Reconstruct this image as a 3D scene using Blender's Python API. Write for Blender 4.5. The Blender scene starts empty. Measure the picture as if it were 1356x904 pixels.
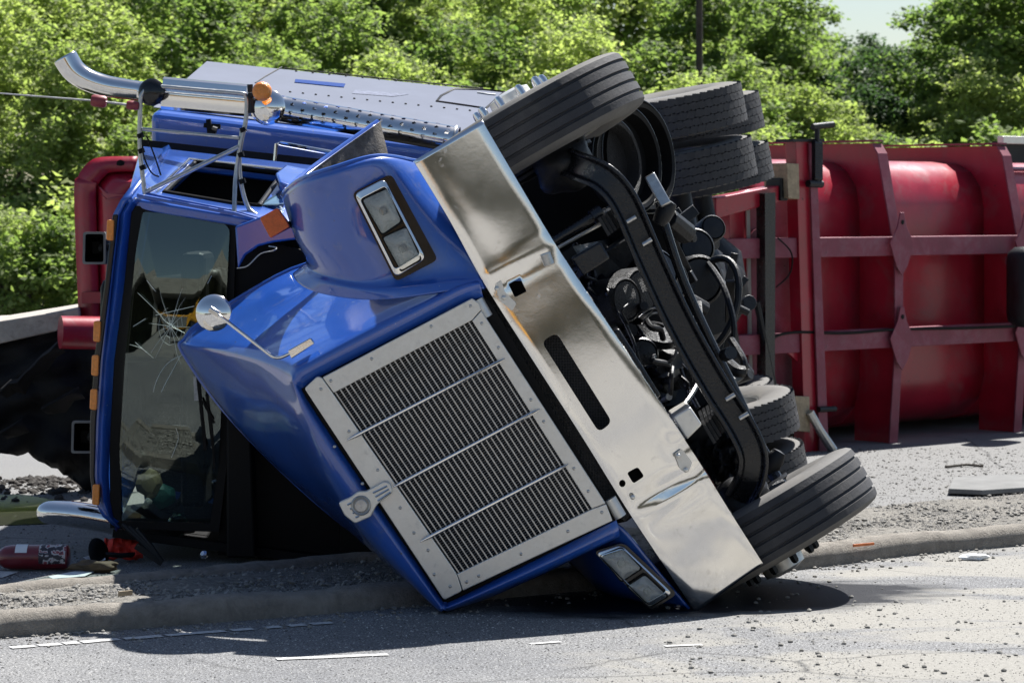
import bpy, bmesh, math, random
from mathutils import Vector as V, Matrix
from mathutils import noise as mn

# ------------------------------------------------------------------ camera, world, sun, exposure
S = bpy.context.scene
COL = S.collection
F, CX, HY, H = 3700.0, 678.0, 270.0, 1.7          # focal length, principal x, horizon y (photo pixels), eye height
cd = bpy.data.cameras.new('camera'); cam = bpy.data.objects.new('camera', cd); COL.objects.link(cam)
cd.sensor_width = 36; cd.lens = F / 1356 * 36; cd.shift_y = -(452 - HY) / 1356
cd.clip_start = .1; cd.clip_end = 3000
cd.dof.use_dof = True; cd.dof.focus_distance = 12.2; cd.dof.aperture_fstop = 7.0
cam.location = (0, 0, H); cam.rotation_euler = (math.pi / 2, 0, 0)
S.camera = cam

SUN_EL, SUN_AZ = 57.0, 32.0                         # sun stands behind the wreck, a little to the right
w = bpy.data.worlds.new('World'); S.world = w; w.use_nodes = True
nt = w.node_tree; nt.nodes.clear()
sky = nt.nodes.new('ShaderNodeTexSky'); sky.sky_type = 'NISHITA'; sky.sun_disc = False
sky.sun_elevation = math.radians(SUN_EL); sky.sun_rotation = math.radians(SUN_AZ)
sky.air_density = 1.0; sky.dust_density = .7; sky.ozone_density = 1.0
bg = nt.nodes.new('ShaderNodeBackground'); bg.inputs['Strength'].default_value = .052
wo = nt.nodes.new('ShaderNodeOutputWorld')
nt.links.new(sky.outputs[0], bg.inputs[0]); nt.links.new(bg.outputs[0], wo.inputs[0])

sl = bpy.data.lights.new('sun', 'SUN'); sl.energy = 5.0; sl.angle = math.radians(.55); sl.color = (1, .975, .94)
so = bpy.data.objects.new('sun', sl); COL.objects.link(so); so.location = (3, 30, 30)
az, el = math.radians(SUN_AZ), math.radians(SUN_EL)
sdir = V((math.sin(az) * math.cos(el), math.cos(az) * math.cos(el), math.sin(el)))
so.rotation_euler = sdir.to_track_quat('Z', 'Y').to_euler()

S.view_settings.view_transform = 'Standard'; S.view_settings.look = 'None'
S.view_settings.exposure = 1.1; S.view_settings.gamma = 1.0
S.render.engine = 'CYCLES'
S.cycles.max_bounces = 8; S.cycles.transparent_max_bounces = 12

R = random.Random(7)

# ------------------------------------------------------------------ pixels to places
def P(x, y, Y):                                    # a photo pixel at distance Y
    return V(((x - CX) / F * Y, Y, H + (HY - y) / F * Y))
def G(x, y, z=0.0):                                # a photo pixel on level ground of height z
    Y = (H - z) * F / (y - HY)
    p = P(x, y, Y); p.z = z; return p
def PP(x, y, o, n):                                # a photo pixel on the plane through o with normal n
    c = V((0, 0, H)); d = P(x, y, 1.0) - c
    return c + d * ((o - c).dot(n) / d.dot(n))

# ------------------------------------------------------------------ mesh helpers
WO = {}
class MB:
    def __init__(s): s.v = []; s.f = []
    def add(s, vs, fs):
        b = len(s.v); s.v += [V(q) for q in vs]; s.f += [[i + b for i in q] for q in fs]; return s
    def box(s, c, a, b, d):                        # half axes a, b, d
        c = V(c); a = V(a); b = V(b); d = V(d)
        vs = [c + a * i + b * j + d * k for i in (-1, 1) for j in (-1, 1) for k in (-1, 1)]
        fs = [[0, 1, 3, 2], [4, 6, 7, 5], [0, 4, 5, 1], [2, 3, 7, 6], [0, 2, 6, 4], [1, 5, 7, 3]]
        if a.cross(b).dot(d) < 0: fs = [q[::-1] for q in fs]
        return s.add(vs, fs)
    def cube(s, x0, x1, y0, y1, z0, z1):
        return s.box(((x0 + x1) / 2, (y0 + y1) / 2, (z0 + z1) / 2), ((x1 - x0) / 2, 0, 0), (0, (y1 - y0) / 2, 0), (0, 0, (z1 - z0) / 2))
    def bar(s, p, q, wd, ht, side=None):
        p = V(p); q = V(q); t = (q - p); L = t.length; t.normalize()
        if side is None: side = V((0, 1, 0)) if abs(t.y) < .9 else V((0, 0, 1))
        u = t.cross(V(side)); u.normalize(); k = u.cross(t)
        return s.box((p + q) / 2, t * (L / 2), u * (wd / 2), k * (ht / 2))
    def tube(s, pts, r, n=8, caps=True, closed=False):
        pts = [V(p) for p in pts]; m = len(pts)
        rr = r if isinstance(r, (list, tuple)) else [r] * m
        tg = []
        for i in range(m):
            a = pts[(i - 1) % m] if (closed or i > 0) else pts[i]
            b = pts[(i + 1) % m] if (closed or i < m - 1) else pts[i]
            tg.append((b - a).normalized())
        ref = V((0, 0, 1)) if abs(tg[0].z) < .9 else V((1, 0, 0))
        u = (ref - tg[0] * ref.dot(tg[0])).normalized()
        base = len(s.v)
        for i in range(m):
            u = (u - tg[i] * u.dot(tg[i])).normalized(); k = tg[i].cross(u)
            for j in range(n):
                a = 2 * math.pi * j / n
                s.v.append(pts[i] + (u * math.cos(a) + k * math.sin(a)) * rr[i])
        for i in range(m if closed else m - 1):
            i2 = (i + 1) % m
            for j in range(n):
                j2 = (j + 1) % n
                s.f.append([base + i * n + j, base + i * n + j2, base + i2 * n + j2, base + i2 * n + j])
        if caps and not closed:
            s.f.append([base + j for j in range(n)][::-1]); s.f.append([base + (m - 1) * n + j for j in range(n)])
        return s
    def prism(s, pts, vec):                        # polygon pushed along vec
        pts = [V(p) for p in pts]; n = len(pts); vec = V(vec)
        nr = V((0, 0, 0))
        for i in range(n): nr += pts[i].cross(pts[(i + 1) % n])
        if nr.dot(vec) > 0: pts = pts[::-1]
        fs = [list(range(n)), [n + i for i in range(n)][::-1]]
        for i in range(n):
            j = (i + 1) % n; fs.append([j, i, n + i, n + j])
        return s.add(pts + [p + vec for p in pts], fs)
    def ring(s, outer, inner, vec):                # frame between two matching outlines
        n = len(outer); vec = V(vec)
        vs = [V(p) for p in outer] + [V(p) for p in inner]; vs += [p + vec for p in vs]
        fs = []
        for i in range(n):
            j = (i + 1) % n
            fs += [[i, j, n + j, n + i], [2 * n + i, 3 * n + i, 3 * n + j, 2 * n + j],
                   [i, 2 * n + i, 2 * n + j, j], [n + i, n + j, 3 * n + j, 3 * n + i]]
        return s.add(vs, fs)
    def grid(s, rows):
        n = len(rows[0]); vs = [p for r_ in rows for p in r_]; fs = []
        for i in range(len(rows) - 1):
            for j in range(n - 1):
                fs.append([i * n + j, i * n + j + 1, (i + 1) * n + j + 1, (i + 1) * n + j])
        return s.add(vs, fs)
    def lathe(s, prof, o, ax, n=48, caps=False):   # prof: (radius, height along ax)
        o = V(o); ax = V(ax).normalized()
        ref = V((0, 0, 1)) if abs(ax.z) < .9 else V((1, 0, 0))
        u = ref.cross(ax).normalized(); k = ax.cross(u)
        m = len(prof); vs = []
        for (r_, h_) in prof:
            for j in range(n):
                a = 2 * math.pi * j / n
                vs.append(o + ax * h_ + (u * math.cos(a) + k * math.sin(a)) * r_)
        fs = []
        for i in range(m - 1):
            for j in range(n):
                j2 = (j + 1) % n
                fs.append([i * n + j, i * n + j2, (i + 1) * n + j2, (i + 1) * n + j])
        if caps: fs.append([j for j in range(n)][::-1]); fs.append([(m - 1) * n + j for j in range(n)])
        return s.add(vs, fs)
    def blob(s, c, r, seed=0, k=.35, sub=2, sq=(1, 1, 1)):
        bm = bmesh.new(); bmesh.ops.create_icosphere(bm, subdivisions=sub, radius=1)
        b = len(s.v); c = V(c)
        for q in bm.verts:
            d = 1 + k * mn.noise(q.co * 1.7 + V((seed * 3.1, seed * 1.7, seed)))
            s.v.append(c + V((q.co.x * sq[0], q.co.y * sq[1], q.co.z * sq[2])) * r * d)
        for q in bm.faces: s.f.append([b + x.index for x in q.verts])
        bm.free(); return s
    def mesh(s, name):
        me = bpy.data.meshes.new(name); me.from_pydata([tuple(q) for q in s.v], [], s.f); me.update(); return me
    def build(s, name, m, parent=None, smooth=35, bevel=0, bseg=2, sub=0, solid=0, fix=True):
        if not s.v: return None
        lo = V([min(q[i] for q in s.v) for i in range(3)]); hi = V([max(q[i] for q in s.v) for i in range(3)])
        c = (lo + hi) / 2
        if parent is None: c.z = lo.z
        me = bpy.data.meshes.new(name); me.from_pydata([tuple(q - c) for q in s.v], [], s.f)
        if fix:
            bm = bmesh.new(); bm.from_mesh(me); bmesh.ops.recalc_face_normals(bm, faces=bm.faces); bm.to_mesh(me); bm.free()
        me.update()
        if smooth:
            me.polygons.foreach_set('use_smooth', [True] * len(me.polygons))
            if smooth < 180: me.set_sharp_from_angle(angle=math.radians(smooth))
        if m: me.materials.append(m)
        o = bpy.data.objects.new(name, me); COL.objects.link(o); WO[o.name] = c
        o.location = c
        if parent is not None: o.parent = parent; o.location = c - WO[parent.name]
        if solid:
            q = o.modifiers.new('thickness', 'SOLIDIFY'); q.thickness = solid; q.offset = -1
        if bevel:
            q = o.modifiers.new('bevel', 'BEVEL'); q.width = bevel; q.segments = bseg; q.limit_method = 'ANGLE'; q.angle_limit = math.radians(35); q.harden_normals = False
        if sub:
            q = o.modifiers.new('subdivision', 'SUBSURF'); q.levels = sub; q.render_levels = sub
        return o
def place(me, name, m, parent, mw):                # a piece that shares mesh data, at world matrix mw
    o = bpy.data.objects.new(name, me); COL.objects.link(o)
    if m and not me.materials: me.materials.append(m)
    WO[o.name] = mw.translation.copy()
    o.matrix_basis = mw
    if parent is not None:
        o.parent = parent; l = mw.copy(); l.translation = mw.translation - WO[parent.name]; o.matrix_basis = l
    return o
def thing(name, label, cat, loc, group=None):
    o = bpy.data.objects.new(name, None); COL.objects.link(o); o.location = loc; WO[o.name] = V(loc)
    o.empty_display_size = .2
    return tag(o, label, cat, group)
def tag(o, label=None, cat=None, group=None, kind=None):
    if label: o['label'] = label
    if cat: o['category'] = cat
    if group: o['group'] = group
    if kind: o['kind'] = kind
    return o
def frame(z, c, hint=V((0, 1, 0))):                # matrix with local Z along z
    z = V(z).normalized(); x = V(hint).cross(z).normalized(); y = z.cross(x)
    m = Matrix((x, y, z)).transposed().to_4x4(); m.translation = c; return m
def crom(pts, k):                                  # Catmull-Rom through pts
    pts = [V(p) for p in pts]; out = []
    for i in range(len(pts) - 1):
        p0 = pts[max(i - 1, 0)]; p1 = pts[i]; p2 = pts[i + 1]; p3 = pts[min(i + 2, len(pts) - 1)]
        for j in range(k):
            t = j / k
            out.append(.5 * ((2 * p1) + (p2 - p0) * t + (2 * p0 - 5 * p1 + 4 * p2 - p3) * t * t + (3 * p1 - p0 - 3 * p2 + p3) * t ** 3))
    out.append(pts[-1]); return out
def px(lst, Y): return [P(a, b, Y) for a, b in lst]
def rnd(poly, r, k=4):                             # round the corners of a pixel polygon
    n = len(poly); out = []
    for i in range(n):
        p = V((*poly[i], 0)); a = V((*poly[i - 1], 0)); b = V((*poly[(i + 1) % n], 0))
        q0 = p + (a - p).normalized() * min(r, (a - p).length * .45); q1 = p + (b - p).normalized() * min(r, (b - p).length * .45)
        for j in range(k + 1):
            t = j / k; c = q0 * (1 - t) ** 2 + p * 2 * t * (1 - t) + q1 * t * t
            out.append((c.x, c.y))
    return out

# ------------------------------------------------------------------ materials
def nodes(name):
    m = bpy.data.materials.new(name); m.use_nodes = True; t = m.node_tree; t.nodes.clear()
    out = t.nodes.new('ShaderNodeOutputMaterial'); b = t.nodes.new('ShaderNodeBsdfPrincipled')
    t.links.new(b.outputs[0], out.inputs[0]); return m, t, b, out
def nz(t, sc, det=5, rough=.6, co=None, dist=0):
    n = t.nodes.new('ShaderNodeTexNoise'); n.inputs['Scale'].default_value = sc; n.inputs['Detail'].default_value = det
    n.inputs['Roughness'].default_value = rough; n.inputs['Distortion'].default_value = dist
    if co: t.links.new(co, n.inputs['Vector'])
    return n.outputs['Fac']
def ramp(t, src, stops, interp='LINEAR'):
    r = t.nodes.new('ShaderNodeValToRGB'); r.color_ramp.interpolation = interp
    while len(r.color_ramp.elements) < len(stops): r.color_ramp.elements.new(.5)
    for e, (p, c) in zip(r.color_ramp.elements, stops):
        e.position = p; e.color = (*c, 1) if isinstance(c, (tuple, list)) else (c, c, c, 1)
    t.links.new(src, r.inputs[0]); return r.outputs[0]
def mixc(t, fac, a, b, mode='MIX'):
    n = t.nodes.new('ShaderNodeMix'); n.data_type = 'RGBA'; n.blend_type = mode
    for s_, v_ in ((0, fac), (6, a), (7, b)):
        if isinstance(v_, (int, float)) and s_ == 0: n.inputs[0].default_value = v_
        elif isinstance(v_, (tuple, list)): n.inputs[s_].default_value = (*v_, 1)
        else: t.links.new(v_, n.inputs[s_])
    return n.outputs[2]
def math_(t, op, a, b=None, c=None):
    n = t.nodes.new('ShaderNodeMath'); n.operation = op
    for i, q in enumerate((a, b, c)):
        if q is None: continue
        if isinstance(q, (int, float)): n.inputs[i].default_value = q
        else: t.links.new(q, n.inputs[i])
    return n.outputs[0]
def coord(t, kind='Object'):
    return t.nodes.new('ShaderNodeTexCoord').outputs[kind]
def mapped(t, co, sc=(1, 1, 1), rot=(0, 0, 0)):
    n = t.nodes.new('ShaderNodeMapping'); n.inputs['Scale'].default_value = sc; n.inputs['Rotation'].default_value = rot
    t.links.new(co, n.inputs[0]); return n.outputs[0]
def bumped(t, b, h, strength, dist=.01):
    n = t.nodes.new('ShaderNodeBump'); n.inputs['Strength'].default_value = strength; n.inputs['Distance'].default_value = dist
    t.links.new(h, n.inputs['Height']); t.links.new(n.outputs[0], b.inputs['Normal']); return n
def mat(name, col, rough=.5, metal=0., var=.25, vs=9, rv=.15, bump=0., bs=60, coat=0., dirt=None, da=.5, ds=6, spec=.5, coatr=.06, bdist=.01, scr=None, chip=None):
    m, t, b, _ = nodes(name); co = coord(t)
    n1 = nz(t, vs, 6, .65, co)
    c = mixc(t, ramp(t, n1, [(.3, 0.), (.7, 1.)]), tuple(x * (1 - var) for x in col), tuple(min(1, x * (1 + var)) for x in col))
    r = math_(t, 'MULTIPLY_ADD', n1, rv * 2, rough - rv)
    if dirt:
        dm = ramp(t, nz(t, ds, 8, .72, co, .4), [(.62 - .3 * da, 0.), (.78 - .18 * da, 1.)])
        dm = math_(t, 'MULTIPLY', dm, min(1, .35 + da * .6))
        c = mixc(t, dm, c, dirt)
        r = math_(t, 'MULTIPLY_ADD', dm, .35, r)
        if metal: t.links.new(math_(t, 'MULTIPLY_ADD', dm, -metal * .8, metal), b.inputs['Metallic'])
    if chip:
        cm = ramp(t, nz(t, 23, 4, .6, co, .5), [(.70, 0.), (.725, 1.)]); c = mixc(t, cm, c, chip); r = math_(t, 'MULTIPLY_ADD', cm, .3, r)
    if scr:
        for rot, sc in (((.3, .2, .5), (3, 70, 70)), ((1.1, -.4, -.6), (60, 4, 70))):
            sm_ = math_(t, 'MULTIPLY', ramp(t, nz(t, 1, 3, .5, mapped(t, co, sc, rot)), [(.70, 0.), (.76, 1.)]), ramp(t, nz(t, 3.5, 3, .5, co), [(.48, 0.), (.62, .7)]))
            c = mixc(t, sm_, c, scr); r = math_(t, 'MULTIPLY_ADD', sm_, .3, r)
    t.links.new(c, b.inputs['Base Color']); t.links.new(r, b.inputs['Roughness'])
    if not (dirt and metal): b.inputs['Metallic'].default_value = metal
    b.inputs['Specular IOR Level'].default_value = spec
    b.inputs['Coat Weight'].default_value = coat; b.inputs['Coat IOR'].default_value = 1.65 if coat >= 1 else 1.5; b.inputs['Coat Roughness'].default_value = coatr
    if bump: bumped(t, b, nz(t, bs, 6, .7, co), bump, bdist)
    return m
M = {}
M['blue'] = mat('blue_paint', (.016, .085, .40), .30, .0, .07, 3, .06, .03, 3, coat=1., dirt=(.13, .15, .19), da=.18, ds=11, scr=(.30, .36, .46), chip=(.05, .06, .08))
M['blue_flat'] = mat('flat_blue_paint', (.01, .045, .2), .7, 0, .1, 4, .08, spec=.08)
M['blue_matte'] = mat('sky_sheen_blue_paint', (.165, .18, .225), .8, 0, .08, 2.2, .08, .05, 5, coat=0, dirt=(.185, .195, .235), da=.4, ds=5, spec=.06)  # pale sky sheen of the blue side put into the base colour
M['chrome'] = mat('polished_steel', (.80, .79, .77), .10, 1., .05, 6, .06, .05, 7, dirt=(.42, .38, .34), da=.12, ds=16)
M['bumper'] = mat('dented_polished_bumper', (.83, .82, .80), .12, 1., .06, 4, .05, .02, 4, dirt=(.36, .34, .31), da=.07, ds=14, bdist=.02, scr=(.42, .40, .37))
M['brushed'] = mat('scuffed_aluminium', (.70, .68, .63), .38, .6, .07, 30, .1, .05, 90, dirt=(.22, .20, .17), da=.12, ds=22)
M['steel'] = mat('dull_steel_tube', (.46, .46, .45), .32, .85, .15, 40, .12, .05, 120, dirt=(.2, .18, .16), da=.25, ds=30)
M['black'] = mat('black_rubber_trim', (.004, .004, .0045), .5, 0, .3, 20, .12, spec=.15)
M['black_gloss'] = mat('black_gloss_plastic', (.008, .008, .009), .16, 0, .2, 12, .05)
M['iron'] = mat('oily_black_iron', (.007, .0075, .009), .45, 0, .45, 14, .18, .35, 45, spec=.35, dirt=(.022, .020, .018), da=.25, ds=12)
M['iron_wet'] = mat('wet_black_paint', (.005, .0055, .0075), .27, 0, .4, 12, .12, .25, 60, dirt=(.018, .017, .016), da=.2, ds=20)
M['grime'] = mat('gritty_black_crust', (.011, .011, .012), .5, 0, .5, 30, .2, 1., 120, bdist=.02)
M['rubber'] = mat('dusty_tyre_rubber', (.024, .024, .027), .7, 0, .35, 9, .1, .35, 60, dirt=(.085, .082, .078), da=.34, ds=7)
M['sidewall'] = mat('dusty_tyre_sidewall', (.11, .105, .098), .8, 0, .25, 6, .08, .2, 40, dirt=(.20, .185, .16), da=.4, ds=4)
M['red'] = mat('worn_red_paint', (.31, .007, .024), .36, 0, .22, 3.5, .12, .06, 20, coat=.35, dirt=(.16, .085, .085), da=.35, ds=3.2, coatr=.18, scr=(.30, .12, .13), chip=(.03, .012, .012))
M['red_dusty'] = mat('dusty_red_paint', (.20, .035, .06), .6, 0, .2, 5, .12, .08, 30, dirt=(.26, .15, .17), da=.5, ds=5, chip=(.05, .025, .022))
M['lamp'] = mat('lamp_reflector', (.88, .88, .87), .16, .55, .12, 20, .06, .8, 40, bdist=.03)
M['amber'] = mat('amber_lens', (.85, .26, .02), .22, 0, .15, 90, .08, .5, 160, coat=.6)
M['amber_red'] = mat('red_amber_lens', (.50, .07, .015), .2, 0, .25, 40, .08, .5, 140, coat=.6)
M['wood'] = mat('weathered_wood', (.33, .26, .17), .8, 0, .3, 30, .1, .4, 60)
M['plank'] = mat('grey_weathered_board', (.36, .33, .29), .85, 0, .22, 12, .08, .5, 70, dirt=(.13, .11, .09), da=.35, ds=18)
M['tarp'] = mat('black_tarpaulin', (.007, .007, .008), .75, 0, .3, 9, .1, .3, 18, spec=.25)
M['white'] = mat('white_paper', (.72, .74, .75), .7, 0, .06, 20, .05)
M['conc'] = mat('old_concrete', (.36, .34, .30), .88, 0, .2, 6, .08, .5, 90, dirt=(.16, .14, .12), da=.4, ds=5)
M['kerb'] = mat('kerb_concrete', (.265, .24, .205), .9, 0, .25, 14, .06, .8, 110, dirt=(.10, .09, .08), da=.45, ds=7, bdist=.02)
M['stone'] = mat('loose_gravel', (.22, .21, .19), .92, 0, .45, 3, .05)
M['soil'] = mat('dark_soil_clods', (.05, .045, .04), .95, 0, .4, 8, .05)
M['paint'] = mat('worn_road_paint', (.50, .50, .49), .8, 0, .2, 25, .08, dirt=(.14, .14, .14), da=.6, ds=30)
M['redcloth'] = mat('red_cloth', (.62, .035, .02), .85, 0, .2, 12, .05)
M['teal'] = mat('teal_plastic', (.03, .17, .16), .4, 0, .2, 12, .05)
M['tan'] = mat('tan_card', (.30, .25, .15), .8, 0, .2, 12, .05)
M['maroon'] = mat('extinguisher_red', (.15, .008, .015), .33, 0, .2, 8, .08, coat=.5, dirt=(.05, .03, .03), da=.3, ds=14)
M['bark'] = mat('bark', (.055, .045, .036), .95, 0, .4, 12, .05, .7, 40)
M['inner'] = mat('fender_inner_liner', (.12, .11, .10), .85, 0, .5, 18, .08, .8, 60)
M['yellow'] = mat('yellow_truck_paint', (.70, .32, .015), .35, 0, .06, 3, .06, coat=.6)
M['grey'] = mat('grey_truck_panel', (.17, .17, .165), .75, 0, .2, 5, .1, spec=.2)

def glass(name, tint, fres=1.5, rough=.0):
    m = bpy.data.materials.new(name); m.use_nodes = True; t = m.node_tree; t.nodes.clear()
    out = t.nodes.new('ShaderNodeOutputMaterial'); mx = t.nodes.new('ShaderNodeMixShader')
    tr = t.nodes.new('ShaderNodeBsdfTransparent'); tr.inputs[0].default_value = (*tint, 1)
    gl = t.nodes.new('ShaderNodeBsdfGlossy'); gl.inputs['Roughness'].default_value = rough; gl.inputs[0].default_value = (.86, 1, .95, 1)
    fr = t.nodes.new('ShaderNodeFresnel'); fr.inputs[0].default_value = fres
    t.links.new(fr.outputs[0], mx.inputs[0]); t.links.new(tr.outputs[0], mx.inputs[1]); t.links.new(gl.outputs[0], mx.inputs[2])
    t.links.new(mx.outputs[0], out.inputs[0]); return m
M['glass'] = glass('windscreen_glass', (.46, .55, .50), 2.0)
M['glass_green'] = glass('broken_green_glass', (.45, .66, .58), 1.7)
M['lens'] = glass('clear_lens', (.9, .9, .9), 1.6)

def lettered_print(name):                          # sticker print on the extinguisher
    m, t, b, _ = nodes(name); co = mapped(t, coord(t), (30, 30, 55))
    c = ramp(t, nz(t, 1, 3, .5, co), [(.40, (.03, .025, .035)), (.5, (.45, .42, .42)), (.58, (.25, .05, .06)), (.66, (.04, .03, .05))], 'CONSTANT')
    t.links.new(c, b.inputs['Base Color']); b.inputs['Roughness'].default_value = .5; return m
M['sticker'] = lettered_print('printed_sticker')

def mesh_mat():                                    # fine fins behind the grille bars
    m, t, b, _ = nodes('radiator_fins'); co = coord(t)
    sx = t.nodes.new('ShaderNodeSeparateXYZ'); t.links.new(co, sx.inputs[0])
    d = math_(t, 'ADD', math_(t, 'MULTIPLY', sx.outputs[0], .565), math_(t, 'MULTIPLY', sx.outputs[2], -.825))
    wv = math_(t, 'MULTIPLY_ADD', math_(t, 'SINE', math_(t, 'MULTIPLY', d, 6.283 / .0105)), .5, .5)
    c = ramp(t, wv, [(.45, .004), (.85, .20)])
    t.links.new(c, b.inputs['Base Color']); b.inputs['Roughness'].default_value = .5; b.inputs['Metallic'].default_value = .4
    bumped(t, b, wv, .6, .004); return m
M['fins'] = mesh_mat()
def perf_mat():                                    # expanded-metal mesh
    m, t, b, _ = nodes('black_expanded_mesh'); vo = t.nodes.new('ShaderNodeTexVoronoi'); vo.inputs['Scale'].default_value = 85
    vo.inputs['Randomness'].default_value = .15; t.links.new(coord(t), vo.inputs['Vector'])
    c = ramp(t, vo.outputs['Distance'], [(.3, .004), (.55, .035)])
    t.links.new(c, b.inputs['Base Color']); b.inputs['Roughness'].default_value = .5
    bumped(t, b, vo.outputs['Distance'], 1., .006); return m
M['mesh'] = perf_mat()

def leaf_mat(name, c0, c1, tr):
    m = bpy.data.materials.new(name); m.use_nodes = True; t = m.node_tree; t.nodes.clear()
    out = t.nodes.new('ShaderNodeOutputMaterial'); b = t.nodes.new('ShaderNodeBsdfPrincipled'); mx = t.nodes.new('ShaderNodeMixShader')
    tl = t.nodes.new('ShaderNodeBsdfTranslucent')
    g = t.nodes.new('ShaderNodeNewGeometry'); oi = t.nodes.new('ShaderNodeObjectInfo')
    f = math_(t, 'MULTIPLY_ADD', oi.outputs['Random'], .45, math_(t, 'MULTIPLY', g.outputs['Random Per Island'], .6))
    c = mixc(t, f, c0, c1)
    t.links.new(c, b.inputs['Base Color']); b.inputs['Roughness'].default_value = .65; b.inputs['Specular IOR Level'].default_value = .25
    c2 = mixc(t, 1., c, (1.6, 1.85, .95), 'MULTIPLY')
    t.links.new(c2, tl.inputs[0]); mx.inputs[0].default_value = tr
    t.links.new(b.outputs[0], mx.inputs[1]); t.links.new(tl.outputs[0], mx.inputs[2]); t.links.new(mx.outputs[0], out.inputs[0])
    return m
M['leaf'] = leaf_mat('green_leaves', (.085, .13, .045), (.23, .27, .11), .58)
M['leaf_pale'] = leaf_mat('pale_green_leaves', (.17, .215, .075), (.36, .38, .18), .55)
M['leaf_dark'] = leaf_mat('dark_green_leaves', (.03, .06, .03), (.075, .125, .05), .4)

def road_mat():
    m, t, b, _ = nodes('worn_asphalt'); co = coord(t)
    sx = t.nodes.new('ShaderNodeSeparateXYZ'); t.links.new(co, sx.inputs[0]); X, Yc = sx.outputs[0], sx.outputs[1]
    fine = nz(t, 95, 4, .8, co); mid = nz(t, 14, 6, .7, co); big = nz(t, .8, 5, .6, co)
    agg = ramp(t, fine, [(.36, .035), (.5, .165), (.64, .42)])
    c = mixc(t, 1., agg, ramp(t, big, [(.3, (.72, .735, .77)), (.7, (1.06, 1.06, 1.05))]), 'MULTIPLY')
    c = mixc(t, .55, c, ramp(t, mid, [(.3, (.55, .55, .56)), (.7, (1.25, 1.23, 1.2))]), 'MULTIPLY')
    # pale sand spread over the road on the right of the wreck
    d = math_(t, 'ADD', math_(t, 'MULTIPLY', X, .80), math_(t, 'MULTIPLY', Yc, -.36))       # grows to the right and to the front
    d = math_(t, 'ADD', d, 3.85)
    st = mapped(t, co, (.7, 1.0, 1), (0, 0, .35))
    n1 = nz(t, 1.1, 7, .68, st, 1.2)
    d2 = math_(t, 'ADD', d, math_(t, 'MULTIPLY_ADD', n1, 2.2, -1.15))
    sm = ramp(t, d2, [(.18, 0.), (.62, 1.)])
    grit = nz(t, 55, 5, .75, co)
    sand = ramp(t, grit, [(.25, (.15, .142, .125)), (.45, (.225, .215, .19)), (.65, (.285, .273, .247))])
    sm = math_(t, 'MULTIPLY', sm, ramp(t, nz(t, 1.25, 5, .6, mapped(t, co, (.6, 1.25, 1), (0, 0, .5)), 1.0), [(.42, .0), (.52, .95)]))
    c = mixc(t, sm, c, sand)
    # far lane: dusty and lighter
    fm = ramp(t, math_(t, 'ADD', math_(t, 'MULTIPLY', Yc, .05), math_(t, 'MULTIPLY', nz(t, .7, 5, .6, mapped(t, co, (.3, 1.5, 1), (0, 0, .5))), .5)), [(.92, 0.), (1.1, .7)])
    c = mixc(t, fm, c, (.17, .167, .16))
    vo = t.nodes.new('ShaderNodeTexVoronoi'); vo.feature = 'DISTANCE_TO_EDGE'; vo.inputs['Scale'].default_value = .55
    wob = t.nodes.new('ShaderNodeMix'); wob.data_type = 'VECTOR'; wob.inputs[0].default_value = .12
    nn_ = t.nodes.new('ShaderNodeTexNoise'); nn_.inputs['Scale'].default_value = 3; nn_.inputs['Detail'].default_value = 6; t.links.new(co, nn_.inputs['Vector'])
    t.links.new(co, wob.inputs[4]); t.links.new(nn_.outputs['Color'], wob.inputs[5]); t.links.new(wob.outputs[1], vo.inputs['Vector'])
    ck = ramp(t, vo.outputs['Distance'], [(.0, 1.), (.006, 0.)])
    c = mixc(t, math_(t, 'MULTIPLY', math_(t, 'MULTIPLY', ck, ramp(t, big, [(.42, 0.), (.55, 1.)])), .75), c, (.02, .02, .02))
    # wet oil running out from under the bumper
    ox = math_(t, 'MULTIPLY', math_(t, 'ADD', X, -.92), .88); oy = math_(t, 'MULTIPLY', math_(t, 'ADD', math_(t, 'ADD', Yc, -11.80), math_(t, 'MULTIPLY', X, -.28)), 1.75)
    rr = math_(t, 'SQRT', math_(t, 'ADD', math_(t, 'MULTIPLY', ox, ox), math_(t, 'MULTIPLY', oy, oy)))
    om = ramp(t, math_(t, 'ADD', rr, math_(t, 'MULTIPLY_ADD', nz(t, 4, 7, .7, mapped(t, co, (.5, 1.6, 1))), 1.1, -.55)), [(.70, 1.), (1.15, 0.)])
    c = mixc(t, math_(t, 'MULTIPLY', om, .97), c, (.006, .007, .011))
    t.links.new(c, b.inputs['Base Color'])
    t.links.new(math_(t, 'MULTIPLY_ADD', om, -.40, .88), b.inputs['Roughness']); t.links.new(math_(t, 'MULTIPLY_ADD', om, -.38, .5), b.inputs['Specular IOR Level'])
    hh = math_(t, 'ADD', math_(t, 'MULTIPLY', fine, .5), math_(t, 'MULTIPLY', grit, .6))
    bumped(t, b, hh, .55, .012); return m
M['road'] = road_mat()
def dirt_mat(name, a, b_, c_, sc=40):
    m, t, b, _ = nodes(name); co = coord(t)
    n = nz(t, sc, 7, .75, co); n2 = nz(t, 2.2, 6, .65, co); n3 = nz(t, 150, 3, .7, co)
    c = ramp(t, n, [(.32, a), (.5, b_), (.66, c_)])
    c = mixc(t, .7, c, ramp(t, n2, [(.3, (.6, .6, .6)), (.7, (1.25, 1.22, 1.18))]), 'MULTIPLY')
    c = mixc(t, .6, c, ramp(t, n3, [(.3, .45), (.65, 1.4)]), 'MULTIPLY')
    t.links.new(c, b.inputs['Base Color']); b.inputs['Roughness'].default_value = .95
    bumped(t, b, math_(t, 'ADD', n, math_(t, 'MULTIPLY', n3, .5)), .8, .02); return m
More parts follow.
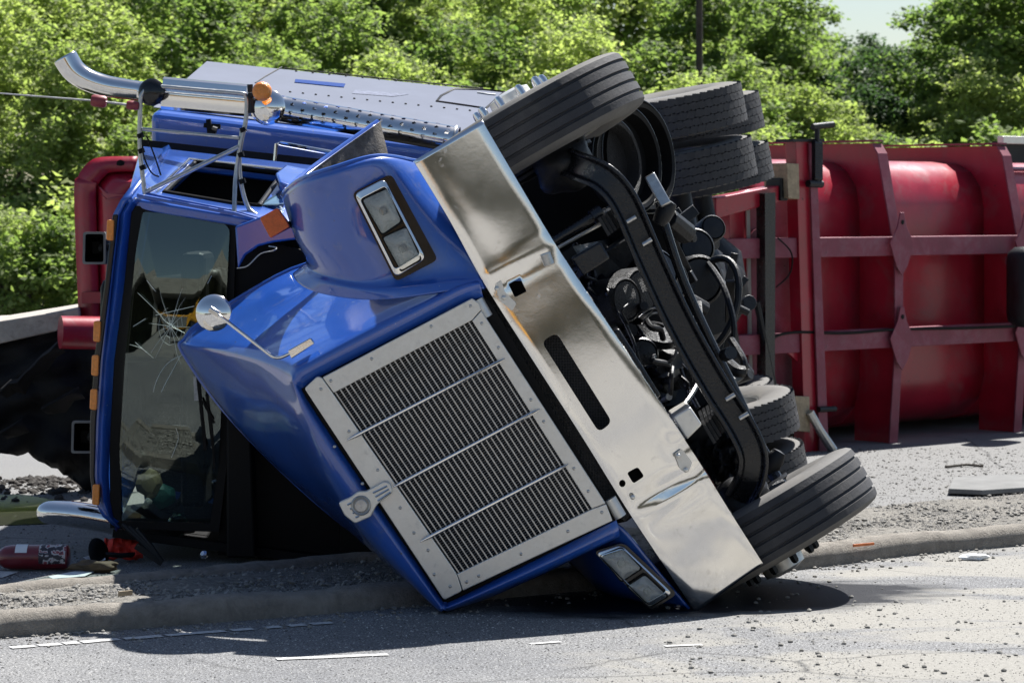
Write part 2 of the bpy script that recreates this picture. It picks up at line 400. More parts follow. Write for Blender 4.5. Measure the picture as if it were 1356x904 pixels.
M['island'] = dirt_mat('gritty_island', (.08, .075, .066), (.21, .198, .175), (.33, .315, .285))
M['bank'] = dirt_mat('bank_soil', (.05, .05, .03), (.12, .12, .06), (.2, .19, .1), 6)
def water_mat():
    m, t, b, _ = nodes('muddy_water'); co = coord(t)
    b.inputs['Base Color'].default_value = (.016, .017, .010, 1); b.inputs['Roughness'].default_value = .3; b.inputs['Specular IOR Level'].default_value = .3
    bumped(t, b, nz(t, 9, 4, .6, co), .12, .01); return m
M['water'] = water_mat()

# ------------------------------------------------------------------ setting
def sheet(name, pts, m, z=None):
    b = MB(); b.add([V((p.x, p.y, p.z if z is None else z)) for p in pts], [list(range(len(pts)))])
    o = b.build(name, m, None, smooth=0, fix=False)
    if o.data.polygons[0].normal.z < 0: o.data.flip_normals()
    return o
b = MB(); b.add([(-900, -900, 0), (900, -900, 0), (900, 900, 0), (-900, 900, 0)], [[0, 1, 2, 3]])
road = b.build('road', M['road'], None, smooth=0); tag(road, kind='structure')
# far verge under the trees, gently rising
b = MB(); rows = []
for i, (d, z) in enumerate(((0, .004), (2, .10), (6, .5), (14, 1.3), (40, 2.4), (120, 3.0))):
    rows.append([V((x * 1.0, 30 + d + max(0, (x * .30)), z)) for x in range(-120, 121, 8)])
b.grid(rows); tag(b.build('verge', M['bank'], None), kind='structure')

KN = [(-700, 900), (-260, 868), (0, 845), (210, 830), (460, 810), (760, 783), (1051, 755), (1203, 736), (1356, 722), (1700, 690)]
KF = [(-700, 836), (-260, 797), (0, 772), (183, 757), (390, 738), (700, 710), (1000, 680), (1150, 662), (1356, 642), (1700, 612)]
kn = crom([G(a, c) for a, c in KN], 6); kf = crom([G(a, c, .11) for a, c in KF], 6)
b = MB(); rows = []
for t_ in range(9):
    k = t_ / 8
    rows.append([V((kn[i].x + (kf[i].x - kn[i].x) * k, kn[i].y + .09 + (kf[i].y - .09 - kn[i].y) * k, .07 + .02 * mn.noise(V((kn[i].x * 3, kn[i].y * 3 + k * 4, 0))))) for i in range(len(kn))])
b.grid(rows); tag(b.build('traffic_island', M['island'], None), kind='structure')
def kerb(line, off, name, w_, h_):
    prof = [(0, -.03), (0, h_ * .55), (.012, h_ * .85), (.04, h_), (w_ - .03, h_ + .004), (w_, h_ * .9), (w_, -.03)]
    b = MB(); rows = []
    for i, p in enumerate(line):
        tg = (line[min(i + 1, len(line) - 1)] - line[max(i - 1, 0)]); nrm = V((-tg.y, tg.x, 0)).normalized()
        if nrm.y < 0: nrm = -nrm
        wob = .010 * mn.noise(V((p.x * 3, p.y * 3, 2))) + .005 * mn.noise(V((p.x * 14, p.y * 14, 5)))
        rows.append([V((p.x, p.y, 0)) + nrm * (a + off + .6 * wob) + V((0, 0, h + (wob if h > 0 else 0))) for a, h in prof])
    b.grid(rows); o = b.build(name, M['kerb'], None, smooth=50); return tag(o, kind='structure')
kn2 = crom([G(a, c) for a, c in KN], 30)
kerb(kn2, 0, 'kerb', .12, .095)
kf2 = [p.copy() for p in crom([G(a, c, .11) for a, c in KF], 30)]
kerb([p for p in kf2 if p.x < 1.5], -.02, 'kerb_far', .10, .095)

# painted lines
def strip(x0, y0, x1, y1, w_, name='lane_marking'):
    a, c = G(x0, y0), G(x1, y1); d = (c - a).normalized(); n = V((-d.y, d.x, 0)) * w_ / 2
    k = max(2, int((c - a).length / .08)); up, lo = [], []
    for i in range(k + 1):
        p = a + (c - a) * (i / k); j = .012 * mn.noise(p * 14); j2 = .012 * mn.noise(p * 14 + V((9, 9, 0)))
        up.append(V((p.x, p.y, .004)) + n * (1 + j * 30)); lo.append(V((p.x, p.y, .004)) - n * (1 + j2 * 30))
    b = MB(); b.grid([lo, up]); o = b.build(name, M['paint'], None, smooth=0); return tag(o, kind='structure')
for x0, x1 in ((14, 46), (51, 80), (84, 104), (108, 158), (164, 214), (220, 298), (306, 335), (350, 372), (382, 404), (412, 440)):
    f = lambda x: 858 - (x - 14) * .0785
    strip(x0, f(x0), x1, f(x1), .055)
strip(366, 873, 514, 867, .05); strip(702, 853, 742, 850, .03); strip(880, 856, 930, 854, .03)
strip(-10, 765, 10, 757, .1)
# puddle
pud = [(-200, 664), (-60, 657), (30, 655), (62, 661), (100, 668), (130, 676), (120, 690), (60, 694), (0, 696), (-200, 700)]
tag(sheet('puddle', [G(*p) for p in pud], M['water'], .004), kind='structure')

# loose stones, uncountable
def scatter(name, spots, m, r0, r1, z, label):
    b = MB(); base = []
    for s_ in range(6):
        q = MB(); q.blob((0, 0, 0), 1, s_ + 1, .7, 1, (1, 1, .6)); base.append(q)
    for p in spots:
        q = R.choice(base); r_ = r0 + (r1 - r0) * R.random() ** 2.5; a = R.random() * 6.28; ca, sa = math.cos(a), math.sin(a)
        b.add([V((v.x * ca - v.y * sa, v.x * sa + v.y * ca, v.z)) * r_ + V((p.x, p.y, z + r_ * .3)) for v in q.v], q.f)
    o = b.build(name, m, None, smooth=0, fix=False); tag(o, label, 'gravel', kind='stuff'); return o
sp = []
for _ in range(2600):
    i = R.randrange(12, len(kn) - 1); k = .12 + .86 * R.random(); u = R.random()
    p = kn[i - 1].lerp(kn[i], u).lerp(kf[i - 1].lerp(kf[i], u), k); sp.append(p)
scatter('island_gravel', sp, M['stone'], .002, .018, .07, 'loose grey gravel lying on the traffic island')
sp = []
for _ in range(900):
    i = R.randrange(12, len(kn) - 1); u = R.random(); p = kn[i - 1].lerp(kn[i], u); p.y -= .02 + .35 * R.random() ** 2.2; sp.append(p)
for _ in range(420):
    p = G(860 + 560 * R.random(), 770 + 134 * R.random()); sp.append(p)
for _ in range(500):
    sp.append(G(1060 + 320 * R.random(), 592 + 62 * R.random()))
scatter('road_gravel', sp, M['stone'], .002, .013, 0, 'small stones scattered on the asphalt along the kerb')
def grains(name, n, area, r0, r1, z, m_, label, seed):
    r = random.Random(seed); vs, fs = [], []
    oct_ = [(1, 0, 0), (-1, 0, 0), (0, 1, 0), (0, -1, 0), (0, 0, .75)]
    tri = [(0, 2, 4), (2, 1, 4), (1, 3, 4), (3, 0, 4)]
    for _ in range(n):
        p = area(r)
        if p is None: continue
        if z < 0 and ((p.x - .92) * .88) ** 2 + ((p.y - 11.80 - .28 * p.x) * 1.75) ** 2 < .9 * (1 + .8 * mn.noise(p * 3)): continue
        q = r0 + (r1 - r0) * r.random() ** 3; a = r.random() * 6.28; ca, sa = math.cos(a) * q, math.sin(a) * q; b_ = len(vs); e = r.uniform(.6, 1.)
        for (x, y, zz) in oct_: vs.append((p.x + x * ca - y * e * sa, p.y + x * sa + y * e * ca, z + zz * q * e))
        fs += [(i + b_, j + b_, k + b_) for i, j, k in tri]
    me = bpy.data.meshes.new(name); me.from_pydata(vs, [], fs); me.materials.append(m_)
    o = bpy.data.objects.new(name, me); COL.objects.link(o); return tag(o, label, 'gravel', kind='stuff')
def grain_mat(name, a, c_):
    m, t, b, _ = nodes(name); g = t.nodes.new('ShaderNodeNewGeometry')
    t.links.new(ramp(t, g.outputs['Random Per Island'], [(0., a), (.55, tuple((x + y) * .42 for x, y in zip(a, c_))), (1., c_)]), b.inputs['Base Color']); b.inputs['Roughness'].default_value = .85; return m
M['grain'] = grain_mat('asphalt_aggregate', (.035, .035, .036), (.50, .49, .46))
M['grain_sand'] = grain_mat('sandy_grit', (.035, .033, .03), (.34, .325, .30))
def near_road(r):
    return V((r.uniform(-2.3, 1.3), r.uniform(9.6, 12.9), 0))
grains('asphalt_grit', 42000, near_road, .0025, .008, -.001, M['grain'], 'coarse light and dark aggregate of the worn road surface', 3)
def sandy(r):
    p = V((r.uniform(.1, 2.8), r.uniform(9.6, 13.6), 0))
    return p if .8 * p.x - .36 * p.y + 3.42 + mn.noise(p * 1.3) * .5 > .1 else None
grains('sand_grit', 30000, sandy, .002, .0065, -.001, M['grain_sand'], 'pale sandy grit spread over the road beside the bumper', 4)
def isl(r):
    i = r.randrange(10, len(kn) - 1); u = r.random(); k = .1 + .9 * r.random()
    return kn[i - 1].lerp(kn[i], u).lerp(kf[i - 1].lerp(kf[i], u), k)
grains('island_grit', 22000, isl, .003, .011, .07, M['grain_sand'], 'fine gritty gravel covering the traffic island', 5)
def farl(r):
    y = 592 + 80 * r.random(); return G(1040 + 340 * r.random(), y) if r.random() < .8 else G(-20 + 190 * r.random(), 640 + 125 * r.random())
grains('far_lane_grit', 9000, farl, .003, .012, -.001, M['grain_sand'], 'dusty grit lying on the far lane', 6)
sp = [G(-20 + 150 * R.random(), 634 + 34 * R.random() * R.random()) for _ in range(420)]
scatter('soil_clods', sp, M['soil'], .006, .035, 0, 'dark soil clods strewn beside the puddle')

# ------------------------------------------------------------------ wreck: tractor unit
T = thing('semi_truck', 'overturned blue truck tractor lying on its side, hood torn open, wheels in the air', 'truck', G(700, 740))

# --- bumper (real openings cut through a dented shell)
bl = [(548, 213, 11.585), (596, 292, 11.59), (641, 374, 11.60), (705, 475, 11.585), (770, 576, 11.585), (829, 671, 11.61), (876, 742, 11.645), (922, 810, 11.695)]
br = [(638, 160, 11.60), (688, 245, 11.60), (736, 325, 11.60), (800, 422, 11.585), (865, 520, 11.585), (925, 611, 11.62), (968, 680, 11.65), (1010, 746, 11.71)]
LA = crom([P(*q) for q in bl], 10); RA = crom([P(*q) for q in br], 10)
b = MB(); rows = []
nb = 16
for a_, c_ in zip(LA, RA):
    u = (c_ - a_); row = [a_ + V((0, .10, 0)) + u * .005, a_ + V((0, .02, 0)) - u * .012, a_ - u * .004 + V((0, .004, 0))]
    for j in range(1, nb):
        p = a_ + u * (j / nb); k = (mn.noise(p * 2.6) * .004 + mn.noise(p * 6) * .0005) * (.22 if p.z > 1.4 else 1)
        row.append(p + V((0, k, 0)))
    row += [c_ + u * .004 + V((0, .004, 0)), c_ + u * .015 + V((0, .022, 0)), c_ + V((0, .10, 0)) - u * .005]
    rows.append(row)
# dents near the lower tow eye
def dent(rows, cx, cy, dirx, diry, L, W, dep):
    c = P(cx, cy, 11.6); d = V((dirx, 0, -diry)).normalized(); n = V((-d.z, 0, d.x))
    for r_ in rows:
        for p in r_:
            q = p - c; a = q.dot(d) / L; e = q.dot(n) / W
            g = math.exp(-a * a - e * e); p.y += dep * g
dent(rows, 895, 640, .85, -.5, .16, .030, .018); dent(rows, 868, 668, .85, -.5, .16, .03, -.010); dent(rows, 905, 668, .8, -.6, .12, .018, .007)
dent(rows, 900, 590, .3, .9, .05, .05, .012); dent(rows, 690, 345, .86, -.5, .2, .02, -.006); dent(rows, 676, 366, .86, -.5, .2, .02, .006)
dent(rows, 600, 270, .6, .8, .3, .05, .0025)
b.grid(rows)
bum = b.build('bumper', M['bumper'], T, smooth=60, solid=.006)
def cutter(poly, Y0=11.3, Y1=12.0):
    q = MB(); q.prism(px(poly, Y0), V((0, Y1 - Y0, 0))); o = q.build('cut', None, None, smooth=0); return o
slot = rnd([(718, 457), (738.5, 444.5), (814, 566), (796, 580)], 9)
hole1 = rnd([(673, 379), (689, 370), (698, 389), (682, 397)], 2)
hole2 = rnd([(834, 635), (849, 627), (858, 640), (843, 650)], 4)
hole3 = [(828 + 4.5 * math.cos(a), 649.5 + 5 * math.sin(a)) for a in [i * .5236 for i in range(12)]]
cuts = [cutter(q) for q in (slot, hole1, hole2, hole3)]
bpy.context.view_layer.update()
for c_ in cuts:
    q = bum.modifiers.new('opening', 'BOOLEAN'); q.object = c_; q.operation = 'DIFFERENCE'; q.solver = 'EXACT'
bpy.context.view_layer.update()
dg = bpy.context.evaluated_depsgraph_get()
me = bpy.data.meshes.new_from_object(bum.evaluated_get(dg)); bum.modifiers.clear(); bum.data = me
for c_ in cuts: bpy.data.objects.remove(c_)
b = MB(); b.prism(px([(706, 452), (744, 432), (826, 570), (790, 592)], 11.67), (0, .02, 0)); b.build('vent_mesh', M['mesh'], bum, smooth=0)
# bolts and plates on the bumper
bolt = MB(); bolt.lathe([(.0105, 0), (.0105, .004), (.006, .008), (0.0005, .0085)], (0, 0, 0), (0, 0, 1), 12); boltme = bolt.mesh('bolt')
boltme.materials.append(M['brushed']); boltme.polygons.foreach_set('use_smooth', [True] * len(boltme.polygons))
for x, y in ((658, 382), (667, 394), (898, 603), (908, 622), (838, 658)):
    place(boltme, 'bolt', None, bum, frame((0, -1, 0), P(x, y, 11.588), V((0, 0, 1))))
b = MB(); b.prism(px(rnd([(655, 377), (664, 371), (668, 386), (684, 402), (678, 412), (662, 398)], 3), 11.588), (0, .006, 0)); b.build('tow_plate', M['brushed'], bum, smooth=20)
b = MB(); b.prism(px(rnd([(893, 600), (903, 594), (917, 612), (911, 626), (901, 622)], 3), 11.600), (0, .006, 0)); b.build('tow_plate', M['brushed'], bum, smooth=20)
b = MB(); b.tube([P(722, 336, 11.57), P(727, 350, 11.575)], .022, 14); b.build('tow_pin', M['steel'], bum)

# --- mesh strip between the grille and the bumper, hinges
b = MB(); b.prism(px([(638, 384), (656, 386), (838, 676), (828, 690), (806, 676)], 11.70), (0, .03, 0)); b.build('lower_mesh', M['mesh'], T, smooth=0)
for (x0, y0, x1, y1) in ((632, 397, 645, 420), (808, 660, 822, 684)):
    b = MB(); b.tube([P(x0, y0, 11.60), P(x1, y1, 11.60)], .026, 16); b.build('hood_hinge', M['brushed'], T)

b = MB(); b.prism(px([(404, 506), (640, 384), (655, 372), (700, 372), (870, 660), (830, 690), (812, 694), (592, 796)], 11.76), (0, .02, 0)); b.build('black_gap_sheet', M['black'], T, smooth=0)  # black sheet added so the gaps round the grille look shaded
b = MB(); b.prism(px([(396, 512), (412, 496), (634, 386), (652, 404), (818, 690), (606, 798), (586, 801)], 11.606), (0, .010, 0)); b.build('grille_leak_plate', M['black'], T, smooth=0)  # black plate added to stop light leaking past the grille frame
b = MB(); b.prism(px([(450, 540), (560, 560), (640, 640), (640, 735), (450, 740)], 13.0), (0, .55, 0)); b.build('hidden_sun_block', M['black'], T, smooth=0)  # unseen block added behind the hood to keep sun off the ground
# --- grille
GY = 11.55
gr = MB()
gi = [(441, 520.7), (624, 424.6), (783, 673), (604.7, 759)]
gq = [(437, 522), (626, 421), (788, 675), (603, 763)]
gr.prism(px(gq, GY + .05), (0, .012, 0))
grille = gr.build('grille', M['fins'], T, smooth=0)
panels = [rnd([(403, 514), (420, 498), (426.5, 500), (441, 520.7), (604.7, 759), (612, 782), (588, 794)], 3, 2),
          [(427.2, 499.4), (625, 395), (634, 401), (637, 410), (624.7, 424), (442, 520)],
          [(637.6, 411), (641, 417), (802, 666), (783.6, 673.2), (625.2, 424.6)],
          [(802.5, 667), (811, 689), (613, 781.5), (605.2, 759.4), (783.4, 673.8)]]
for q in panels:
    b = MB(); b.prism(px(q, GY), (0, .035, 0)); b.build('frame_panel', M['brushed'], grille, smooth=0, bevel=.003)
A0, A1, A2, A3 = [P(x, y, GY + .012) for x, y in gi]
NBAR = 28
L_ = (A3 - A0).length
for i in range(NBAR):
    k = (i + .5) / NBAR
    p, q = A0.lerp(A1, k), A3.lerp(A2, k)
    b = MB(); b.bar(p, q, .0052, .016); b.build('grille_bar', M['steel'], grille, smooth=0)
for (x0, y0, x1, y1) in ((459, 583, 669, 474.5), (520, 645, 715, 541.5), (556, 717, 753, 614.5)):
    b = MB(); p, q = P(x0, y0, GY - .018), P(x1, y1, GY - .018)
    b.tube([p, p.lerp(q, .06), p.lerp(q, .94), q], [.002, .0085, .0085, .002], 10); b.build('cross_rail', M['chrome'], grille)
riv = MB(); riv.lathe([(.0075, 0), (.0066, .003), (.004, .005), (.0004, .0058)], (0, 0, 0), (0, 0, 1), 10); rivme = riv.mesh('rivet'); rivme.materials.append(M['steel']); rivd = riv.mesh('rivet'); rivd.materials.append(M['black'])
for x, y in ((438, 504), (492, 475), (571, 432), (623, 405), (425, 515), (443, 591), (462, 571), (500, 622), (530, 672), (548, 705), (567, 728), (596, 776), (638, 428), (660, 460),
             (703, 529), (720, 558), (760, 620), (779, 650), (797, 678), (752, 703), (690, 733), (634, 762), (618, 770), (480, 640), (575, 760)):
    place(rivme, 'rivet', None, grille, frame((0, -1, 0), P(x, y, GY + .001), V((0, 0, 1))))
# badge across the top of the grille
badge = MB(); badge.prism(px(rnd([(448, 665), (464, 658), (474, 650), (485, 650), (509, 636.5), (517, 640), (520, 652), (499, 668), (491, 684), (470, 693), (456, 682)], 3, 2), GY - .028), (0, .03, 0))
badge = badge.build('badge', M['brushed'], T, smooth=30, bevel=.004)
b = MB(); b.lathe([(.0005, .012), (.024, .010), (.030, .004), (.037, .010), (.041, .006), (.042, 0)], P(478, 669, GY - .028), (0, -1, 0), 28); b.build('badge_disc', M['steel'], badge, smooth=40)
for k in (-1, 0, 1):
    p = P(497 + k * 3.2, 657.5 + k * 5.2, GY - .029); q = P(515 + k * 2.4, 647 + k * 4.0, GY - .029)
    b = MB(); b.tube([p, q], .0045, 8); b.build('badge_rib', M['chrome'], badge)
for k in range(4):
    x, y = 460 + k * 3.6, 668 + k * 5.6; p = P(x, y, GY - .029); q = P(x + 5, y - 2.4, GY - .029)
    b = MB(); b.tube([p, q], .0045, 8); b.build('badge_tooth', M['chrome'], badge)

# --- hood shell: nose ring, top and sides, as one lofted skin
def loftrows(rows, k, kk):
    r1 = [crom(r_, k) for r_ in rows]; cols = list(zip(*r1)); c2 = [crom(c_, kk) for c_ in cols]
    return [list(r_) for r_ in zip(*c2)]
# columns run round the hood from the fender side (upper) over the hood crown to the lower side
n0 = [(640, 394, 11.60), (610, 404, 11.60), (520, 449, 11.60), (428, 497, 11.60), (404, 512, 11.60), (402, 520, 11.60), (430, 564, 11.60), (500, 668, 11.60), (582, 789, 11.60), (588, 796, 11.60), (600, 794, 11.60), (700, 745, 11.60), (816, 688, 11.60)]
n1 = [(636, 378, 11.56), (604, 386, 11.565), (512, 433, 11.565), (412, 486, 11.565), (392, 500, 11.57), (391, 514, 11.57), (420, 572, 11.565), (492, 678, 11.565), (577, 796, 11.565), (588, 803, 11.565), (603, 801, 11.565), (705, 756, 11.565), (820, 702, 11.60)]
n2 = [(634, 372, 11.60), (600, 378, 11.63), (502, 420, 11.63), (404, 472, 11.63), (382, 487, 11.64), (383, 512, 11.64), (410, 584, 11.65), (480, 700, 11.65), (570, 799, 11.65), (588, 807, 11.66), (606, 805, 11.66), (708, 764, 11.65), (820, 712, 11.66)]
n3 = [(628, 366, 11.85), (590, 366, 11.9), (480, 398, 11.95), (365, 448, 12.0), (335, 468, 12.0), (332, 488, 12.05), (368, 570, 12.1), (455, 690, 12.1), (562, 790, 12.0), (586, 800, 11.98), (610, 796, 12.0), (706, 760, 11.98), (815, 716, 11.95)]
n4 = [(600, 352, 12.5), (545, 352, 12.6), (420, 372, 12.65), (295, 432, 12.75), (258, 453, 12.75), (258, 474, 12.75), (318, 566, 12.7), (425, 672, 12.6), (545, 765, 12.45), (580, 778, 12.4), (612, 775, 12.4), (700, 745, 12.35), (800, 710, 12.3)]
n5 = [(590, 340, 12.8), (530, 340, 12.9), (406, 350, 12.95), (276, 420, 12.97), (245, 449, 12.97), (243, 468, 12.97), (305, 553, 12.93), (414, 660, 12.85), (536, 755, 12.7), (575, 770, 12.65), (610, 768, 12.65), (700, 740, 12.55), (790, 705, 12.5)]
rows = loftrows([[P(*q) for q in n_] for n_ in (n0, n1, n2, n3, n4, n5)], 7, 7)
for r_ in rows[14:]:
    for p in r_: k = mn.noise(p * 4.5) * .007 + mn.noise(p * 2.2 + V((5, 1, 0))) * .012; p.x += k * .6; p.z -= k * .7
b = MB(); b.grid(rows); hood = b.build('hood', M['blue'], T, smooth=75, solid=.012)
# rolled lip at the torn rear edge of the hood
b = MB(); b.tube(rows[-1], .010, 8); b.build('hood_lip', M['blue'], hood)
b = MB(); b.prism([P(385, 476, 11.60), P(412, 466, 11.60), P(416, 476, 11.60), P(389, 488, 11.60)], (0, .05, 0)) if False else None

def twoside(o, out):
    me = o.data; n = sum((p.normal for p in me.polygons), V()) 
    f0 = min(me.polygons, key=lambda p: (o.matrix_basis.translation + p.center).y)
    if f0.normal.dot(V(out)) < 0: me.flip_normals()
    me.materials.append(M['inner'])
    for q in o.modifiers:
        if q.type == 'SOLIDIFY': q.material_offset = 1; q.material_offset_rim = 0
# --- fender pods (open shells around the front wheels)
c = [[(552, 214, 11.80), (500, 207, 11.63), (443, 222, 11.60), (398, 238, 11.72), (374, 258, 12.05), (404, 229, 12.45), (500, 161, 12.85)],
     [(556, 219, 11.79), (505, 213, 11.61), (444, 232, 11.57), (396, 248, 11.70), (374, 264, 12.05), (404, 236, 12.45), (502, 172, 12.85)],
     [(575, 252, 11.75), (525, 245, 11.63), (452, 262, 11.60), (400, 274, 11.73), (379, 280, 12.05), (408, 262, 12.45), (510, 205, 12.85)],
     [(608, 312, 11.68), (560, 312, 11.63), (468, 324, 11.60), (408, 322, 11.74), (390, 312, 12.05), (415, 300, 12.45), (520, 260, 12.85)],
     [(632, 358, 11.63), (590, 360, 11.63), (492, 370, 11.61), (428, 360, 11.76), (406, 345, 12.05), (425, 335, 12.45), (530, 310, 12.85)],
     [(638, 372, 11.60), (598, 374, 11.60), (498, 384, 11.585), (426, 372, 11.74), (400, 354, 12.05), (422, 345, 12.45), (530, 320, 12.85)],
     [(641, 381, 11.585), (601, 384, 11.585), (496, 397, 11.585), (416, 386, 11.78), (388, 364, 12.05), (412, 356, 12.45), (530, 325, 12.85)]]
rows = loftrows([[P(*q) for q in r_] for r_ in c], 6, 5)
b = MB(); b.grid(rows); fen = b.build('fender', M['blue'], T, smooth=75, solid=.02); twoside(fen, (0, -1, 0))
b = MB(); b.tube(rows[0], .011, 8); b.build('fender_lip', M['blue'], fen)
# lower fender, crushed on the road
c = [[(812, 692, 11.66), (790, 706, 11.74), (760, 726, 11.95), (745, 735, 12.3), (770, 725, 12.7)],
     [(830, 706, 11.66), (806, 722, 11.74), (778, 744, 11.95), (760, 752, 12.3), (785, 742, 12.7)],
     [(868, 752, 11.69), (842, 768, 11.76), (812, 782, 11.95), (800, 786, 12.3), (820, 775, 12.7)],
     [(912, 806, 11.70), (888, 802, 11.78), (860, 800, 11.95), (845, 798, 12.3), (865, 788, 12.65)]]
rows = loftrows([[P(*q) for q in r_] for r_ in c], 5, 5)
b = MB(); b.grid(rows); b.build('fender', M['blue'], T, smooth=75, solid=.012)

def headlight(bez, l1, l2, hous, Y, parent, dark=False):
    hb = MB(); hb.prism(px(rnd(hous, 8), Y + .026), (0, .06, 0)); hl = hb.build('headlight', M['black_gloss'], parent, smooth=30)  # black housing reaches past the bezel, standing in for the shaded recess
    def off(poly, k):
        cx = sum(a for a, _ in poly) / len(poly); cy = sum(e for _, e in poly) / len(poly)
        return [(cx + (a - cx) * k, cy + (e - cy) * k) for a, e in poly]
    o_ = rnd(bez, 8); i_ = rnd(off(bez, .84), 5)
    b = MB(); b.ring(px(o_, Y), px(i_, Y - .006), (0, .03, 0)); b.build('bezel', M['chrome'], hl, smooth=30, bevel=.003)
    for l in (l1, l2):
        b = MB(); b.ring(px(rnd(off(l, 1.10), 4), Y - .004), px(rnd(off(l, 1.0), 4), Y - .004), (0, .02, 0)); b.build('lamp_gasket', M['black'], hl, smooth=20)
        # stepped reflector with a bulb shield, behind a bulged clear lens
        rws = []
        for k in range(7):
            s_ = 1 - k / 6.0; rws.append([P(x, y, Y - .002 + .024 * (1 - s_ * s_) * .9) for x, y in rnd(off(l, max(s_, .02)), 4 * s_ + .1)])
        rws = [r_ + [r_[0]] for r_ in rws]
        b = MB(); b.grid(rws); b.build('reflector', M['lamp'], hl, smooth=60)
        rws = []
        for k in range(6):
            s_ = 1 - k / 5.0; rws.append([P(x, y, Y - .006 - .010 * (1 - s_ ** 3)) for x, y in rnd(off(l, max(s_, .02)), 4 * s_ + .1)])
        rws = [r_ + [r_[0]] for r_ in rws]
        b = MB(); b.grid(rws); b.build('lens', M['lens'], hl, smooth=60)
        cx = sum(a for a, _ in l) / 4; cy = sum(e for _, e in l) / 4
        b = MB(); b.lathe([(.0005, .012), (.014, .011), (.017, 0), (.017, -.02)], P(cx, cy, Y + .012), (0, -1, 0), 18); b.build('bulb_shield', M['lamp'], hl)
headlight([(469, 257), (509, 236.5), (564, 342), (524, 367)], [(480, 265), (513, 250), (531, 293), (506, 310)], [(507, 315), (538, 301), (557, 343), (531, 358)],
          [(466, 256), (518, 230), (580, 344), (524, 373)], 11.555, fen)
headlight([(788, 732), (823, 721), (891, 786), (860, 804)], [(796, 736), (823, 725), (849, 752), (823, 769)], [(831, 776), (854, 761), (884, 789), (860, 803)],
          [(786, 730), (826, 718), (897, 786), (862, 808)], 11.60, T)
# turn signal lamp standing on the fender side
b = MB(); b.prism(px(rnd([(343.5, 288.5), (368, 275), (384, 300), (358, 316)], 3), 11.86), (0, .05, 0)); ts = b.build('turn_signal', M['amber_red'], T, smooth=30, bevel=.004)
b = MB(); b.prism(px(rnd([(345, 290), (369, 277), (387, 300), (360, 315)], 3), 11.915), (0, .02, 0)); b.build('lamp_base', M['black'], ts, smooth=30)
b = MB(); b.tube([P(382, 296, 11.92), P(396, 304, 11.98)], .012, 8); b.build('lamp_stalk', M['black'], ts)
# round hood mirror on its arm
HM = thing_loc = P(283, 414, 11.72)
b = MB(); b.lathe([(.0005, .030), (.03, .028), (.055, .018), (.073, .006), (.0775, -.002), (.074, -.008), (.0005, -.012)], HM, V((-.12, -1, .1)), 40); hm = b.build('hood_mirror', M['chrome'], T, smooth=50)
b = MB(); b.tube(crom([P(281, 412, 11.685), P(296, 422, 11.67), P(322, 442, 11.66), P(348, 462, 11.66), P(362, 472, 11.66), P(372, 473, 11.65), P(384, 468, 11.63)], 5), .0075, 10); b.build('mirror_arm', M['chrome'], hm)
b = MB(); b.prism(px(rnd([(381, 464), (411, 447), (417, 455), (386, 475)], 2), 11.60), (0, .05, 0)); b.build('arm_bracket', M['chrome'], hm, smooth=30, bevel=.005)
b = MB(); b.tube([P(278, 409, 11.68), P(290, 416, 11.675)], .014, 10); b.build('arm_clamp', M['chrome'], hm)

# --- front wheels
def tyre_mesh(Rr, hw, rim, rib=True):
    q = MB()
    g = .011
    prof = [(rim, -hw * .72), (rim + .03, -hw * .86), (rim + (Rr - rim) * .5, -hw * 1.04), (Rr - .055, -hw * 1.0), (Rr - .022, -hw * .93), (Rr - .006, -hw * .83)]
    if rib:
        for k in (-.5, -.17, .17, .5):
            c0 = k * hw * 1.12
            prof += [(Rr, c0 - .0075), (Rr - g, c0 - .0045), (Rr - g, c0 + .0045), (Rr, c0 + .0075)]
    else:
        prof += [(Rr - .016, -hw * .7), (Rr - .014, hw * .7)]
    prof += [(a, -h) for a, h in prof[:6]][::-1]
    q.lathe(prof, (0, 0, 0), (0, 0, 1), 96); return q
tf = tyre_mesh(.52, .135, .29)
def finish(q, name, m, ang=30):
    me = q.mesh(name); bm = bmesh.new(); bm.from_mesh(me); bmesh.ops.recalc_face_normals(bm, faces=bm.faces); bm.to_mesh(me); bm.free()
    me.polygons.foreach_set('use_smooth', [True] * len(me.polygons)); me.set_sharp_from_angle(angle=math.radians(ang)); me.materials.append(m); return me
def walls(me, Rr):
    me.materials.append(M['sidewall'])
    for p in me.polygons:
        c_ = p.center
        if math.hypot(c_.x, c_.y) < Rr - .012 and abs(p.normal.z) > .35: p.material_index = 1
tf_me = finish(tf, 'tyre', M['rubber']); walls(tf_me, .52)
q = MB(); q.lathe([(.298, .10), (.305, .115), (.285, .11), (.27, .05), (.245, .045), (.20, .10), (.12, .15), (.10, .155), (.095, .20), (.05, .215), (.0005, .217)], (0, 0, 0), (0, 0, 1), 48)
q.lathe([(.298, .10), (.28, -.02), (.28, -.11), (.300, -.118)], (0, 0, 0), (0, 0, 1), 48); rim_me = finish(q, 'rim', M['brushed'])
q = MB(); q.lathe([(.024, 0), (.024, .012), (.020, .016), (.019, .07), (.014, .085), (.0005, .09)], (0, 0, 0), (0, 0, 1), 12); nut_me = finish(q, 'lug_nut', M['chrome'])
q = MB(); q.lathe([(.024, 0), (.024, .012), (.020, .016), (.019, .06), (.014, .07), (.0005, .074)], (0, 0, 0), (0, 0, 1), 6); nutd_me = finish(q, 'lug_nut', M['iron'])
q = MB(); q.lathe([(.20, -.16), (.205, -.02), (.0005, -.02)], (0, 0, 0), (0, 0, 1), 32); q.lathe([(.20, -.16), (.215, -.165), (.215, -.15), (.2, -.14)], (0, 0, 0), (0, 0, 1), 32); drum_me = finish(q, 'brake_drum', M['iron'])
